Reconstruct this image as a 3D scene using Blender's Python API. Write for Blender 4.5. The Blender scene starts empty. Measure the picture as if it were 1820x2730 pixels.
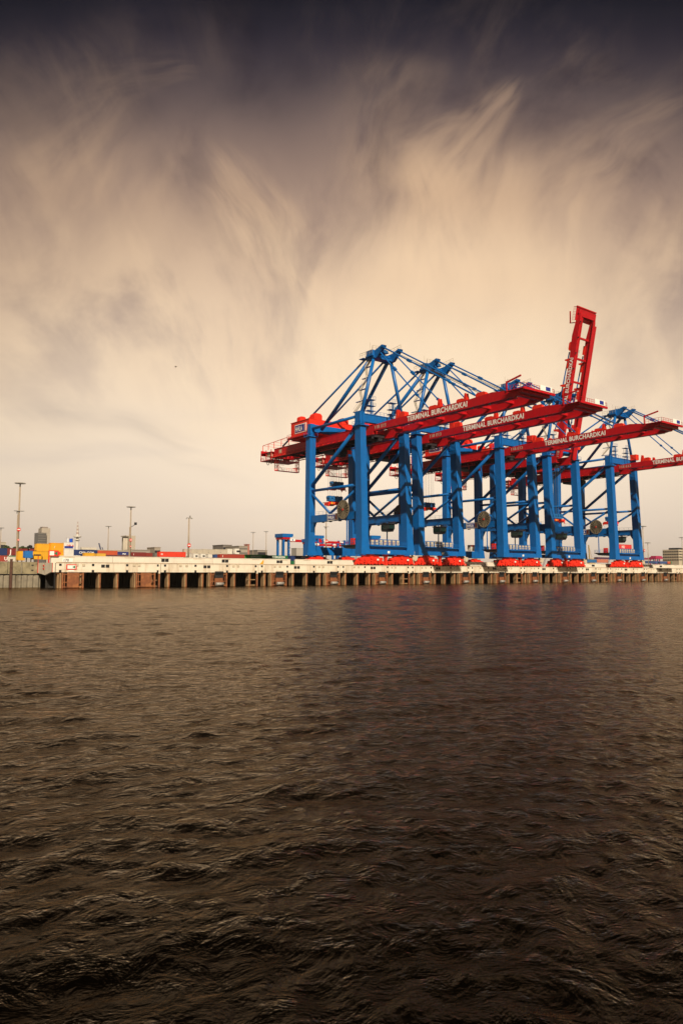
import bpy, bmesh, math, random
import numpy as np
from mathutils import Vector, Matrix
random.seed(7)
S = bpy.context.scene
COL = S.collection
PI = math.pi

# ------------------------------------------------------------------ camera
F, PITCH, YAW, ROLL, CD, CH = 1922.26, .0837, .6573, -.0017, 167.05, 3.626
cam_data = bpy.data.cameras.new('camera')
cam = bpy.data.objects.new('camera', cam_data); COL.objects.link(cam)
cam_data.sensor_fit = 'HORIZONTAL'; cam_data.sensor_width = 24.0
cam_data.lens = F / 1820 * 24.0
cam_data.clip_start = .1; cam_data.clip_end = 30000
FW = Vector((math.sin(YAW) * math.cos(PITCH), math.cos(YAW) * math.cos(PITCH), math.sin(PITCH)))
RT = Vector((math.cos(YAW), -math.sin(YAW), 0)); UP = RT.cross(FW)
cr_, sr_ = math.cos(ROLL), math.sin(ROLL)
R2 = RT * cr_ - UP * -sr_ * -1; R2 = RT * cr_ + UP * -sr_; U2 = RT * sr_ + UP * cr_
cam.matrix_world = Matrix(((R2.x, U2.x, -FW.x, 0), (R2.y, U2.y, -FW.y, -CD), (R2.z, U2.z, -FW.z, CH), (0, 0, 0, 1)))
S.camera = cam

# ------------------------------------------------------------------ view
S.view_settings.view_transform = 'Standard'; S.view_settings.look = 'None'
S.view_settings.exposure = 0.18; S.view_settings.gamma = 1.0

# ------------------------------------------------------------------ sun
SAZ, SEL = math.radians(23), math.radians(37)       # azimuth from the quay normal (-Y) towards -X
SUN = Vector((-math.sin(SAZ) * math.cos(SEL), -math.cos(SAZ) * math.cos(SEL), math.sin(SEL)))
sl = bpy.data.lights.new('sun', 'SUN'); sl.energy = 4.9; sl.angle = math.radians(.5); sl.color = (1, .87, .68)
so = bpy.data.objects.new('sun', sl); COL.objects.link(so)
so.rotation_euler = SUN.to_track_quat('Z', 'Y').to_euler()

# ------------------------------------------------------------------ sky (world)
def lin(r, g, b):
    f = lambda c: (c / 255 / 12.92) if c <= 10 else ((c / 255 + .055) / 1.055) ** 2.4
    return (f(r), f(g), f(b), 1)
W = bpy.data.worlds.new('World'); S.world = W; W.use_nodes = True
NT = W.node_tree; NT.nodes.clear()
def N(t, **k):
    n = NT.nodes.new(t)
    for a, v in k.items(): setattr(n, a, v)
    return n
def put(sock, v):
    if hasattr(v, 'links') or isinstance(v, bpy.types.NodeSocket): NT.links.new(v, sock)
    else: sock.default_value = v
def M(op, a, b=0., c=0., clamp=False):
    n = N('ShaderNodeMath', operation=op, use_clamp=clamp)
    put(n.inputs[0], a); put(n.inputs[1], b)
    if op in ('MULTIPLY_ADD', 'SMOOTH_MIN', 'SMOOTH_MAX'): put(n.inputs[2], c)
    return n.outputs[0]
def XYZ(x, y, z):
    n = N('ShaderNodeCombineXYZ'); put(n.inputs[0], x); put(n.inputs[1], y); put(n.inputs[2], z); return n.outputs[0]
def DOT(a, v):
    n = N('ShaderNodeVectorMath', operation='DOT_PRODUCT'); put(n.inputs[0], a); n.inputs[1].default_value = v; return n.outputs['Value']
def NOISE(vec, scale, detail=4, rough=.55, dist=0.):
    n = N('ShaderNodeTexNoise'); put(n.inputs['Vector'], vec); n.inputs['Scale'].default_value = scale
    n.inputs['Detail'].default_value = detail; n.inputs['Roughness'].default_value = rough; n.inputs['Distortion'].default_value = dist
    return n.outputs['Fac']
def SMOOTH(v, lo, hi, a=0., b=1.):
    n = N('ShaderNodeMapRange', interpolation_type='SMOOTHSTEP'); put(n.inputs[0], v)
    n.inputs[1].default_value = lo; n.inputs[2].default_value = hi; n.inputs[3].default_value = a; n.inputs[4].default_value = b
    return n.outputs[0]
def MIXC(f, a, b, mode='MIX'):
    n = N('ShaderNodeMix', data_type='RGBA', blend_type=mode); put(n.inputs[0], f); put(n.inputs[6], a); put(n.inputs[7], b)
    return n.outputs[2]
tc = N('ShaderNodeTexCoord').outputs['Generated']
fwd = (math.sin(YAW), math.cos(YAW), 0); rgt = (math.cos(YAW), -math.sin(YAW), 0)
dz = DOT(tc, (0, 0, 1)); df = M('MAXIMUM', DOT(tc, fwd), .12); dr = DOT(tc, rgt)
u = M('DIVIDE', dr, df); v = M('DIVIDE', dz, df)             # direction on the sky over the harbour
# warp for wispy edges
uv = XYZ(u, v, 0.)
w1 = NOISE(uv, 2.2, 3, .5); w2 = NOISE(XYZ(v, u, 3.7), 2.4, 3, .5)
uw = M('MULTIPLY_ADD', M('SUBTRACT', w1, .5), .16, u); vw = M('MULTIPLY_ADD', M('SUBTRACT', w2, .5), .16, v)
ramp = N('ShaderNodeValToRGB'); NT.links.new(M('MULTIPLY', vw, 1.15), ramp.inputs[0])
cr = ramp.color_ramp; cr.interpolation = 'B_SPLINE'
SK = [(0, (220, 202, 184)), (.07, (233, 213, 192)), (.18, (251, 231, 205)), (.31, (246, 219, 187)), (.43, (226, 197, 167)), (.54, (194, 164, 140)), (.65, (146, 122, 110)), (.76, (98, 84, 83)), (.87, (52, 46, 56)), (.96, (27, 26, 36)), (1., (20, 20, 32))]
cr.elements[0].position = 0; cr.elements[0].color = lin(*SK[0][1]); cr.elements[1].position = 1; cr.elements[1].color = lin(*SK[-1][1])
for p, c in SK[1:-1]:
    e = cr.elements.new(p); e.color = lin(*c)
sky = ramp.outputs[0]
# the cirrus fans out from low over the harbour
ang = M('ARCTAN2', M('ADD', uw, .06), M('ADD', vw, .02)); rad = M('POWER', M('ADD', M('MULTIPLY', M('ADD', uw, .06), M('ADD', uw, .06)), M('MULTIPLY', M('ADD', vw, .02), M('ADD', vw, .02))), .5)
# broad blue-grey openings and warm veil
veil = NOISE(XYZ(M('MULTIPLY', ang, 1.5), M('MULTIPLY', rad, 1.6), 1.3), 2.3, 6, .58, .25)
openm = SMOOTH(veil, .46, .70)
sky = MIXC(M('MULTIPLY', openm, SMOOTH(v, .12, .42)), sky, MIXC(1., sky, (.60, .60, .69, 1), 'MULTIPLY'))
def streak(p0, p1, wa, wb, fib, amp, seed, bend=0.):
    """cirrus plume along p0->p1 in (u, v); soft sides, drawn-out fibres"""
    dx, dy = p1[0] - p0[0], p1[1] - p0[1]; L = math.hypot(dx, dy); dx /= L; dy /= L
    a = M('SUBTRACT', uw, p0[0]); b = M('SUBTRACT', vw, p0[1])
    t = M('DIVIDE', M('ADD', M('MULTIPLY', a, dx), M('MULTIPLY', b, dy)), L)
    s = M('SUBTRACT', M('MULTIPLY', b, dx), M('MULTIPLY', a, dy))
    s = M('MULTIPLY_ADD', M('MULTIPLY', t, M('SUBTRACT', t, 1.)), bend, s)
    wid = M('MULTIPLY_ADD', M('MINIMUM', M('MAXIMUM', t, 0.), 1.2), wb - wa, wa)
    q = M('DIVIDE', s, wid)
    side = M('POWER', 2.718, M('MULTIPLY', M('MULTIPLY', q, q), -1.))
    ends = M('MULTIPLY', SMOOTH(t, -.08, .22), SMOOTH(t, .72, 1.2, 1., 0.))
    fb = NOISE(XYZ(M('MULTIPLY', t, 1.6), M('MULTIPLY', M('DIVIDE', s, M('MULTIPLY_ADD', wid, .6, .02)), fib), seed), 1.25, 4, .52, .12)
    fb = SMOOTH(fb, .22, .78)
    return M('MULTIPLY', M('MULTIPLY', side, ends), M('MULTIPLY', fb, amp))
DX = lambda x, y: ((x - 784) / 1656., (1317 - y) / 1656.)
ST = [
    (DX(1205, 150), DX(985, 420), .010, .045, 1.3, 2.4, 1.1, .03),
    (DX(1090, 260), DX(960, 330), .014, .03, 1.6, .9, 21.1, .0),
    (DX(975, 320), DX(1040, 640), .012, .10, 1.7, 1.8, 22.1, .04),
    (DX(1150, 280), DX(1010, 900), .05, .20, 1.0, 1.5, 9.3, .0),
    (DX(1330, 330), DX(1180, 760), .07, .15, 1.2, .6, 4.4, .0),
    (DX(455, 320), DX(640, 600), .012, .06, 1.9, .62, 2.2, .03),
    (DX(470, 400), DX(560, 560), .012, .05, 2.2, .5, 3.2, .0),
    (DX(640, 560), DX(800, 860), .02, .08, 1.4, .5, 13.2, .0),
    (DX(620, 400), DX(660, 700), .012, .03, 1.4, .45, 12.2, .0),
    (DX(960, 60), DX(850, 420), .05, .06, 1.0, .60, 5.5, .0),
    (DX(1580, 170), DX(1300, 420), .02, .06, 1.6, .55, 6.6, .0),
    (DX(1560, 420), DX(1480, 760), .04, .08, 1.2, .45, 16.6, .0),
    (DX(1350, 430), DX(1315, 700), .008, .018, 1.2, .55, 7.7, .0),
    (DX(240, 190), DX(30, 420), .05, .12, 1.3, .55, 8.8, .0),
    (DX(420, 120), DX(120, 170), .02, .04, 1.6, .28, 10.8, .0),
    (DX(330, 330), DX(120, 700), .10, .20, 1.0, .35, 11.8, .0),
]
tot = 0.
for a in ST: tot = M('ADD', streak(*a), tot)
gap = 0.
for a in [(DX(930, 300), DX(860, 640), .04, .07, .9, 1.3, 31., 0.), (DX(330, 330), DX(600, 560), .03, .05, .9, .8, 32., 0.), (DX(1420, 60), DX(1230, 300), .06, .05, .9, .9, 33., 0.),
          (DX(700, 60), DX(520, 260), .06, .06, .9, .7, 34., 0.), (DX(1560, 330), DX(1400, 420), .03, .03, .9, .7, 35., 0.), (DX(170, 60), DX(330, 260), .04, .05, .9, .6, 36., 0.), (DX(1440, 560), DX(1400, 800), .03, .05, .9, .5, 37., 0.), (DX(40, 930), DX(560, 1050), .018, .016, .7, .55, 38., 0.), (DX(600, 1090), DX(120, 1060), .012, .012, .7, .4, 39., 0.)]: gap = M('ADD', streak(*a), gap)
sky = MIXC(M('MULTIPLY', M('MINIMUM', gap, 1.), .62), sky, MIXC(1., sky, (.42, .43, .52, 1), 'MULTIPLY'))
fine = NOISE(XYZ(M('MULTIPLY', ang, 5.), M('MULTIPLY', rad, 1.9), 2.), 1.9, 8, .62, .35)
big = NOISE(XYZ(M('MULTIPLY', ang, 1.3), M('MULTIPLY', rad, 1.9), 8.), 1.7, 4, .5, .3)
tot = M('ADD', tot, M('MULTIPLY', M('MULTIPLY', SMOOTH(fine, .40, .75), SMOOTH(big, .40, .70)), .36))
tot = M('SUBTRACT', 1., M('POWER', 2.718, M('MULTIPLY', tot, -1.25)))
cl = N('ShaderNodeValToRGB'); NT.links.new(M('MULTIPLY', v, 1.15), cl.inputs[0])
cc = cl.color_ramp; cc.interpolation = 'EASE'
CK = [(0, (236, 214, 186)), (.30, (251, 228, 194)), (.5, (242, 209, 171)), (.64, (218, 182, 147)), (.78, (164, 136, 115)), (1., (84, 72, 70))]
cc.elements[0].position = 0; cc.elements[0].color = lin(*CK[0][1]); cc.elements[1].position = 1; cc.elements[1].color = lin(*CK[-1][1])
for p, c in CK[1:-1]:
    e = cc.elements.new(p); e.color = lin(*c)
sky = MIXC(M('MULTIPLY', tot, .85), sky, cl.outputs[0])
# low grey stratus bars near the horizon
bars = NOISE(XYZ(M('MULTIPLY', u, 1.2), M('MULTIPLY', v, 11.), 5.), 1.3, 4, .5, .2)
sky = MIXC(M('MULTIPLY', M('MULTIPLY', SMOOTH(bars, .5, .75), SMOOTH(v, .28, .12)), .30), sky, lin(206, 192, 184))
# vignette-like dimming multiplied into the sky colour away from the middle
uu = M('SUBTRACT', u, .08); vv = M('SUBTRACT', v, .2)
r2 = M('ADD', M('MULTIPLY', M('MULTIPLY', uu, uu), 1.5), M('MULTIPLY', M('MULTIPLY', vv, vv), .6))
fall = M('ADD', .64, M('MULTIPLY', M('POWER', 2.718, M('MULTIPLY', r2, -1.5)), .34))
sky = MIXC(1., sky, XYZ(fall, fall, fall), 'MULTIPLY')
# real sky model, dim, adds the blue of clear air high up
nish = N('ShaderNodeTexSky', sky_type='NISHITA'); nish.sun_disc = False
nish.sun_elevation = SEL; nish.sun_rotation = math.atan2(SUN.x, SUN.y)
nb = N('ShaderNodeBackground'); NT.links.new(nish.outputs[0], nb.inputs[0]); nb.inputs[1].default_value = .0009
bg = N('ShaderNodeBackground'); NT.links.new(sky, bg.inputs[0]); bg.inputs[1].default_value = 1.0
ad = N('ShaderNodeAddShader'); NT.links.new(nb.outputs[0], ad.inputs[0]); NT.links.new(bg.outputs[0], ad.inputs[1])
wo = N('ShaderNodeOutputWorld'); NT.links.new(ad.outputs[0], wo.inputs[0])

# ------------------------------------------------------------------ pixel -> point helpers (only to read sizes off once)
def ray(x, y):
    a = (x - 910) / F; b = (1365 - y) / F
    a, b = a * math.cos(ROLL) + b * math.sin(ROLL), -a * math.sin(ROLL) + b * math.cos(ROLL)
    return FW + RT * a + UP * b
def at(x, y, Y):
    d = ray(x, y); return Vector((0, -CD, CH)) + d * ((Y + CD) / d.y)

# ------------------------------------------------------------------ materials
MATS = {}
def mat(name, base, rough=.5, metal=0., var=.12, vscale=.6, dirt=None, dscale=.25, dstr=.4, streaks=False, bump=0., bscale=8., emit=None):
    if name in MATS: return MATS[name]
    m = bpy.data.materials.new(name); m.use_nodes = True; nt = m.node_tree; b = nt.nodes['Principled BSDF']
    b.inputs['Roughness'].default_value = rough; b.inputs['Metallic'].default_value = metal
    t = nt.nodes.new('ShaderNodeTexCoord'); n = nt.nodes.new('ShaderNodeTexNoise'); n.inputs['Scale'].default_value = vscale
    n.inputs['Detail'].default_value = 6; nt.links.new(t.outputs['Object'], n.inputs['Vector'])
    mr = nt.nodes.new('ShaderNodeMapRange'); nt.links.new(n.outputs['Fac'], mr.inputs[0])
    mr.inputs[1].default_value = .25; mr.inputs[2].default_value = .75; mr.inputs[3].default_value = 1 - var; mr.inputs[4].default_value = 1 + var
    mx = nt.nodes.new('ShaderNodeMix'); mx.data_type = 'RGBA'; mx.blend_type = 'MULTIPLY'; mx.inputs[0].default_value = 1
    mx.inputs[6].default_value = (*base, 1)
    cb = nt.nodes.new('ShaderNodeCombineXYZ')
    for i in range(3): nt.links.new(mr.outputs[0], cb.inputs[i])
    nt.links.new(cb.outputs[0], mx.inputs[7]); out = mx.outputs[2]
    if dirt:
        mp = nt.nodes.new('ShaderNodeMapping'); mp.inputs['Scale'].default_value = (1, 1, .12 if streaks else 1)
        nt.links.new(t.outputs['Object'], mp.inputs[0])
        n2 = nt.nodes.new('ShaderNodeTexNoise'); n2.inputs['Scale'].default_value = dscale; n2.inputs['Detail'].default_value = 8; n2.inputs['Roughness'].default_value = .65
        nt.links.new(mp.outputs[0], n2.inputs['Vector'])
        m2 = nt.nodes.new('ShaderNodeMapRange'); nt.links.new(n2.outputs['Fac'], m2.inputs[0]); m2.inputs[1].default_value = .48; m2.inputs[2].default_value = .72; m2.inputs[4].default_value = dstr
        m3 = nt.nodes.new('ShaderNodeMix'); m3.data_type = 'RGBA'; nt.links.new(m2.outputs[0], m3.inputs[0]); nt.links.new(out, m3.inputs[6]); m3.inputs[7].default_value = (*dirt, 1)
        out = m3.outputs[2]
    nt.links.new(out, b.inputs['Base Color'])
    if bump:
        n3 = nt.nodes.new('ShaderNodeTexNoise'); n3.inputs['Scale'].default_value = bscale; nt.links.new(t.outputs['Object'], n3.inputs['Vector'])
        bp = nt.nodes.new('ShaderNodeBump'); bp.inputs['Strength'].default_value = bump; nt.links.new(n3.outputs['Fac'], bp.inputs['Height']); nt.links.new(bp.outputs[0], b.inputs['Normal'])
    MATS[name] = m; return m
BLUE = mat('blue_paint', (.002, .122, .41), .40, var=.10, dirt=(.02, .07, .16), dscale=.6, dstr=.4, streaks=True)
BLUE2 = mat('blue_paint_worn', (.01, .13, .36), .5, var=.15, dirt=(.05, .08, .12), dscale=.9, dstr=.4)
RED = mat('red_paint', (.50, .005, .011), .42, var=.10, dirt=(.25, .012, .015), dscale=.5, dstr=.3, streaks=True)
REDO = mat('orange_red_paint', (.80, .030, .012), .45, var=.12, dirt=(.3, .02, .01), dscale=.9, dstr=.3)
WHITE = mat('white_paint', (.86, .83, .77), .5, var=.06)
CREAM = mat('cream_concrete', (.74, .66, .53), .8, var=.07, vscale=.4, dirt=(.42, .30, .18), dscale=.7, dstr=.75, streaks=True, bump=.1)
CREAM2 = mat('pale_steel_wall', (.76, .68, .56), .6, var=.06, vscale=.4, dirt=(.45, .33, .22), dscale=.35, dstr=.3, streaks=True)
BEIGE = mat('beige_paint', (.52, .44, .32), .6, var=.12)
DARK = mat('dark_steel', (.022, .022, .026), .5, var=.3, vscale=3)
BLACK = mat('black_rubber', (.012, .012, .013), .7, var=.3, vscale=3)
GLASS = mat('dark_glass', (.012, .03, .025), .12, var=.2)
GREY = mat('grey_steel', (.30, .28, .25), .5, var=.15, vscale=2)
ROPE = mat('steel_rope', (.10, .09, .08), .5, var=.1)
RUST = mat('rusty_steel', (.22, .075, .028), .8, var=.3, vscale=1.2, dirt=(.42, .17, .05), dscale=.8, dstr=.7, bump=.3)
TAN = mat('tan_pile_coating', (.30, .185, .09), .8, var=.2, vscale=1., dirt=(.14, .075, .035), dscale=1.1, dstr=.7, streaks=True, bump=.2)
SHADE = mat('shaded_sheet_pile', (.020, .016, .012), .8, var=.3)  # near-black base colour stands in for the shade under the deck
OLDC = mat('old_stained_concrete', (.27, .225, .135), .9, var=.25, vscale=.8, dirt=(.10, .085, .045), dscale=.6, dstr=.85, bump=.3)
OLDP = mat('grey_sheet_pile', (.24, .205, .15), .85, var=.25, vscale=1., dirt=(.11, .085, .05), dscale=.8, dstr=.8, streaks=True)
YELLOW = mat('yellow_paint', (.72, .37, .015), .5, var=.1, dirt=(.4, .2, .03), dscale=.6, dstr=.25, streaks=True)
ORANGE = mat('amber_paint', (.80, .36, .01), .5, var=.06)
LOGO = mat('logo_blue_paint', (.02, .03, .25), .5, var=.05)
GROUND = mat('yard_asphalt', (.09, .085, .075), .9, var=.2, vscale=.05)
HULLRED = mat('sign_red_paint', (.65, .03, .02), .5, var=.05)
GREENS = mat('sign_green_paint', (.02, .18, .07), .5, var=.05)
YSIGN = mat('sign_yellow_paint', (.75, .6, .03), .5, var=.05)
SPOKE = mat('galvanised_spokes', (.27, .22, .15), .5, .3, var=.2, vscale=2)
LEAF = mat('leaves', (.05, .075, .02), .7, var=.45, vscale=.25)
LEAFD = mat('dark_leaves', (.028, .03, .03), .7, var=.4, vscale=.25)
BARK = mat('bark', (.10, .07, .045), .9, var=.2)

# ------------------------------------------------------------------ mesh builder
class MB:
    def __init__(s): s.v = []; s.f = []
    def hexa(s, p):                                     # 8 points: bottom 4 ccw, top 4 ccw
        n = len(s.v); s.v += [tuple(q) for q in p]
        s.f += [tuple(n + i for i in q) for q in ((3, 2, 1, 0), (4, 5, 6, 7), (0, 1, 5, 4), (1, 2, 6, 5), (2, 3, 7, 6), (3, 0, 4, 7))]
        return s
    def box(s, x0, x1, y0, y1, z0, z1):
        if x0 > x1: x0, x1 = x1, x0
        if y0 > y1: y0, y1 = y1, y0
        if z0 > z1: z0, z1 = z1, z0
        return s.hexa([(x0, y0, z0), (x1, y0, z0), (x1, y1, z0), (x0, y1, z0), (x0, y0, z1), (x1, y0, z1), (x1, y1, z1), (x0, y1, z1)])
    def taper(s, c0, h0, c1, h1):                       # box whose ends differ: centres and half sizes in x, y
        q = [(-1, -1), (1, -1), (1, 1), (-1, 1)]
        return s.hexa([(c0[0] + a * h0[0], c0[1] + b * h0[1], c0[2]) for a, b in q] + [(c1[0] + a * h1[0], c1[1] + b * h1[1], c1[2]) for a, b in q])
    def bar(s, a, b, w, h=None, up=(0, 0, 1)):
        h = h or w; a = Vector(a); b = Vector(b); d = (b - a).normalized(); u_ = Vector(up)
        if abs(d.dot(u_)) > .98: u_ = Vector((0, 1, 0))
        r = d.cross(u_).normalized() * (w / 2); t = r.cross(d).normalized() * (h / 2)
        return s.hexa([a - r - t, a + r - t, b + r - t, b - r - t, a - r + t, a + r + t, b + r + t, b - r + t])
    def tube(s, a, b, r0, r1=None, n=10, caps=True):
        r1 = r0 if r1 is None else r1; a = Vector(a); b = Vector(b); d = (b - a).normalized()
        p = d.orthogonal().normalized(); q = d.cross(p); k = len(s.v)
        for c, r in ((a, r0), (b, r1)):
            for i in range(n):
                t = 2 * PI * i / n; s.v.append(tuple(c + p * math.cos(t) * r + q * math.sin(t) * r))
        for i in range(n): j = (i + 1) % n; s.f.append((k + i, k + j, k + n + j, k + n + i))
        if caps: s.f.append(tuple(k + i for i in reversed(range(n)))); s.f.append(tuple(k + n + i for i in range(n)))
        return s
    def path(s, pts, r, n=6):
        for a, b in zip(pts[:-1], pts[1:]): s.tube(a, b, r, n=n)
        return s
    def prism(s, pts, axis, a, b):                      # outline in the plane normal to axis, extruded a..b
        n = len(pts); k = len(s.v)
        for w in (a, b):
            for p in pts:
                q = list(p); q.insert(axis, w); s.v.append(tuple(q))
        s.f.append(tuple(k + i for i in reversed(range(n)))); s.f.append(tuple(k + n + i for i in range(n)))
        for i in range(n): j = (i + 1) % n; s.f.append((k + i, k + j, k + n + j, k + n + i))
        return s
    def rail(s, pts, h=1.1, r=.04, step=2.):            # handrail: two wires and posts
        for a, b in zip(pts[:-1], pts[1:]):
            a = Vector(a); b = Vector(b); up = Vector((0, 0, h))
            s.bar(a + up, b + up, r * 1.6); s.bar(a + up * .5, b + up * .5, r)
            n = max(1, int((b - a).length / step))
            for i in range(n + 1): c = a.lerp(b, i / n); s.bar(c, c + up, r * 1.4)
        return s
    def each(s, name, m, parent=None, **k):              # one object per separate piece
        par = list(range(len(s.v)))
        def find(i):
            while par[i] != i: par[i] = par[par[i]]; i = par[i]
            return i
        for f in s.f:
            for i in f[1:]: par[find(f[0])] = find(i)
        g = {}
        for f in s.f: g.setdefault(find(f[0]), []).append(f)
        for fs in g.values():
            q = MB(); ids = sorted({i for f in fs for i in f}); mp = {i: j for j, i in enumerate(ids)}
            q.v = [s.v[i] for i in ids]; q.f = [tuple(mp[i] for i in f) for f in fs]; q.build(name, m, parent, **k)
    def build(s, name, m, parent=None, off=(0, 0, 0), loc=None, smooth=False, bevel=0.):
        me = bpy.data.meshes.new(name)
        me.from_pydata([(a - off[0], b - off[1], c - off[2]) for a, b, c in s.v], [], s.f)
        bm = bmesh.new(); bm.from_mesh(me); bmesh.ops.recalc_face_normals(bm, faces=bm.faces); bm.to_mesh(me); bm.free()
        me.materials.append(m)
        o = bpy.data.objects.new(name, me); COL.objects.link(o)
        if parent: o.parent = parent
        if loc is not None: o.location = loc
        if smooth:
            for p in me.polygons: p.use_smooth = len(p.vertices) == 4
        if bevel:
            md = o.modifiers.new('bevel', 'BEVEL'); md.width = bevel; md.segments = 1; md.limit_method = 'ANGLE'
        return o
def tag(o, label=None, cat=None, group=None, kind=None):
    for k, val in (('label', label), ('category', cat), ('group', group), ('kind', kind)):
        if val: o[k] = val
    return o
def thing(name, loc, label, cat, group=None):
    o = bpy.data.objects.new(name, None); COL.objects.link(o); o.location = loc; o.empty_display_size = .5
    return tag(o, label, cat, group)
KIDS = {}
def kids(o): return [c for c in COL.objects if c.parent == o]
def copy_tree(o, parent=None):
    c = o.copy(); COL.objects.link(c); c.parent = parent
    for ch in kids(o): copy_tree(ch, c)
    return c
def lettering(text, size, m, parent, origin, xdir, updir, name='lettering', bold=.02, align='LEFT', width=None, depth=.01):
    cu = bpy.data.curves.new(name, 'FONT'); cu.body = text; cu.size = size; cu.offset = bold * size; cu.extrude = depth; cu.align_x = align
    cu.resolution_u = 3; cu.space_character = 1.05
    t = bpy.data.objects.new('tmp_text', cu); COL.objects.link(t)
    bpy.context.view_layer.update()
    me = bpy.data.meshes.new_from_object(t.evaluated_get(bpy.context.evaluated_depsgraph_get()))
    bpy.data.objects.remove(t); me.name = name
    xs = [q.co.x for q in me.vertices]
    if width: k = width / (max(xs) - min(xs))
    else: k = 1
    x = Vector(xdir).normalized(); up = Vector(updir).normalized(); nn = x.cross(up)
    x0 = min(xs) if align == 'LEFT' else 0
    for q in me.vertices:
        c = q.co.copy(); q.co = Vector(origin) + x * (c.x - x0) * k + up * c.y + nn * (c.z + depth)
    me.materials.clear(); me.materials.append(m)
    o = bpy.data.objects.new(name, me); COL.objects.link(o); o.parent = parent
    return o

# ================================================================== SETTING
# water: one sheet, fine waves near the viewer, reaching the horizon
def water():
    rng = np.random.default_rng(5)
    rr = [0.6]
    while rr[-1] < 3.5: rr.append(rr[-1] * 1.12)
    while rr[-1] < 230: rr.append(rr[-1] * (1.0038 if rr[-1] < 60 else 1.0042))
    while rr[-1] < 9000: rr.append(rr[-1] * 1.09)
    rr = np.array(rr)
    half = math.radians(36)
    fine_ = np.linspace(-half, half, 340)
    coarse = np.linspace(half, 2 * PI - half, 62)[1:-1]
    an = np.concatenate([fine_, coarse]); nA = len(an); nR = len(rr)
    A, R = np.meshgrid(an, rr)
    X = R * np.sin(A + YAW); Y = R * np.cos(A + YAW) - CD
    Z = np.zeros_like(X)
    spacing = np.maximum(R * (an[1] - an[0]), np.gradient(rr)[:, None] * np.ones_like(A))
    main = YAW + math.radians(152)                       # wind sea running towards the lower right
    NW = 140
    for i in range(NW):
        if i < 100: lam = .34 * (1.7 / .34) ** rng.random(); sl_ = .0165
        elif i < 120: lam = rng.uniform(2.5, 8.); sl_ = .0045
        else: lam = rng.uniform(1.3, 3.2); sl_ = .013
        th = main + rng.normal(0, 1.0 if lam < 1.2 else .6)
        k = 2 * PI / lam
        amp = sl_ / k * rng.uniform(.4, 1.5)
        ph = rng.uniform(0, 2 * PI)
        w = np.clip((lam / spacing - 1.8) / 2, 0, 1)
        arg = k * (X * math.sin(th) + Y * math.cos(th)) + ph + .9 * np.sin(.31 * X + .43 * Y + i) + .35 * np.sin(.8 * X - .6 * Y + 2.1 * i)
        Z += w * amp * (np.sin(arg) + .3 * np.cos(2 * arg))
    patch = .8 + .35 * np.sin(.05 * X + 1.3 + 1.5 * np.sin(.03 * Y)) * np.sin(.043 * Y + .02 * X)
    Z *= patch
    me = bpy.data.meshes.new('water')
    vs = np.stack([X.ravel(), Y.ravel(), Z.ravel()], 1)
    idx = np.arange(nR * nA).reshape(nR, nA)
    q = np.stack([idx[:-1, :], np.roll(idx, -1, 1)[:-1, :], np.roll(idx, -1, 1)[1:, :], idx[1:, :]], -1).reshape(-1, 4)
    q = q[:, ::-1]
    me.vertices.add(len(vs) + 1); me.vertices.foreach_set('co', np.concatenate([vs, [[0, -CD, 0]]]).ravel())
    tri = np.stack([idx[0], np.roll(idx[0], -1), np.full(nA, len(vs))], -1)[:, ::1]
    nl = q.size + tri.size; me.loops.add(nl)
    me.loops.foreach_set('vertex_index', np.concatenate([q.ravel(), tri.ravel()]))
    me.polygons.add(len(q) + len(tri))
    me.polygons.foreach_set('loop_start', np.concatenate([np.arange(len(q)) * 4, q.size + np.arange(len(tri)) * 3]))
    me.polygons.foreach_set('loop_total', np.concatenate([np.full(len(q), 4), np.full(len(tri), 3)]))
    me.polygons.foreach_set('use_smooth', np.ones(len(q) + len(tri), bool))
    me.update(calc_edges=True); me.validate()
    if me.polygons[1000].normal.z < 0: me.flip_normals()
    o = bpy.data.objects.new('water', me); COL.objects.link(o); tag(o, kind='structure')
    m = bpy.data.materials.new('river_water'); m.use_nodes = True; nt = m.node_tree; b = nt.nodes['Principled BSDF']
    b.inputs['Base Color'].default_value = (.0012, .0009, .0005, 1); b.inputs['Roughness'].default_value = .05; b.inputs['IOR'].default_value = 1.155; b.inputs['Specular Tint'].default_value = (1, .77, .47, 1)
    t = nt.nodes.new('ShaderNodeTexCoord')
    mp = nt.nodes.new('ShaderNodeMapping'); mp.inputs['Rotation'].default_value = (0, 0, YAW - .25); mp.inputs['Scale'].default_value = (.85, 1.05, 1)
    nt.links.new(t.outputs['Object'], mp.inputs[0])
    prev = None
    for sc, dist, det in ((2.2, .10, 5), (6.5, .022, 5), (.35, .05, 3)):
        n = nt.nodes.new('ShaderNodeTexNoise'); n.inputs['Scale'].default_value = sc; n.inputs['Detail'].default_value = det; n.inputs['Roughness'].default_value = .6; n.inputs['Distortion'].default_value = .6
        nt.links.new(mp.outputs[0], n.inputs['Vector'])
        bp = nt.nodes.new('ShaderNodeBump'); bp.inputs['Strength'].default_value = 1.; bp.inputs['Distance'].default_value = dist
        nt.links.new(n.outputs['Fac'], bp.inputs['Height'])
        if prev: nt.links.new(prev, bp.inputs['Normal'])
        prev = bp.outputs[0]
    # silty river: dark body, brown-tinted mirror whose strength follows Fresnel
    nt.nodes.remove(b); out = [x for x in nt.nodes if x.type == 'OUTPUT_MATERIAL'][0]
    df_ = nt.nodes.new('ShaderNodeBsdfDiffuse'); df_.inputs[0].default_value = (.0012, .0008, .0004, 1)
    gl = nt.nodes.new('ShaderNodeBsdfAnisotropic') if False else nt.nodes.new('ShaderNodeBsdfGlossy')
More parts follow.
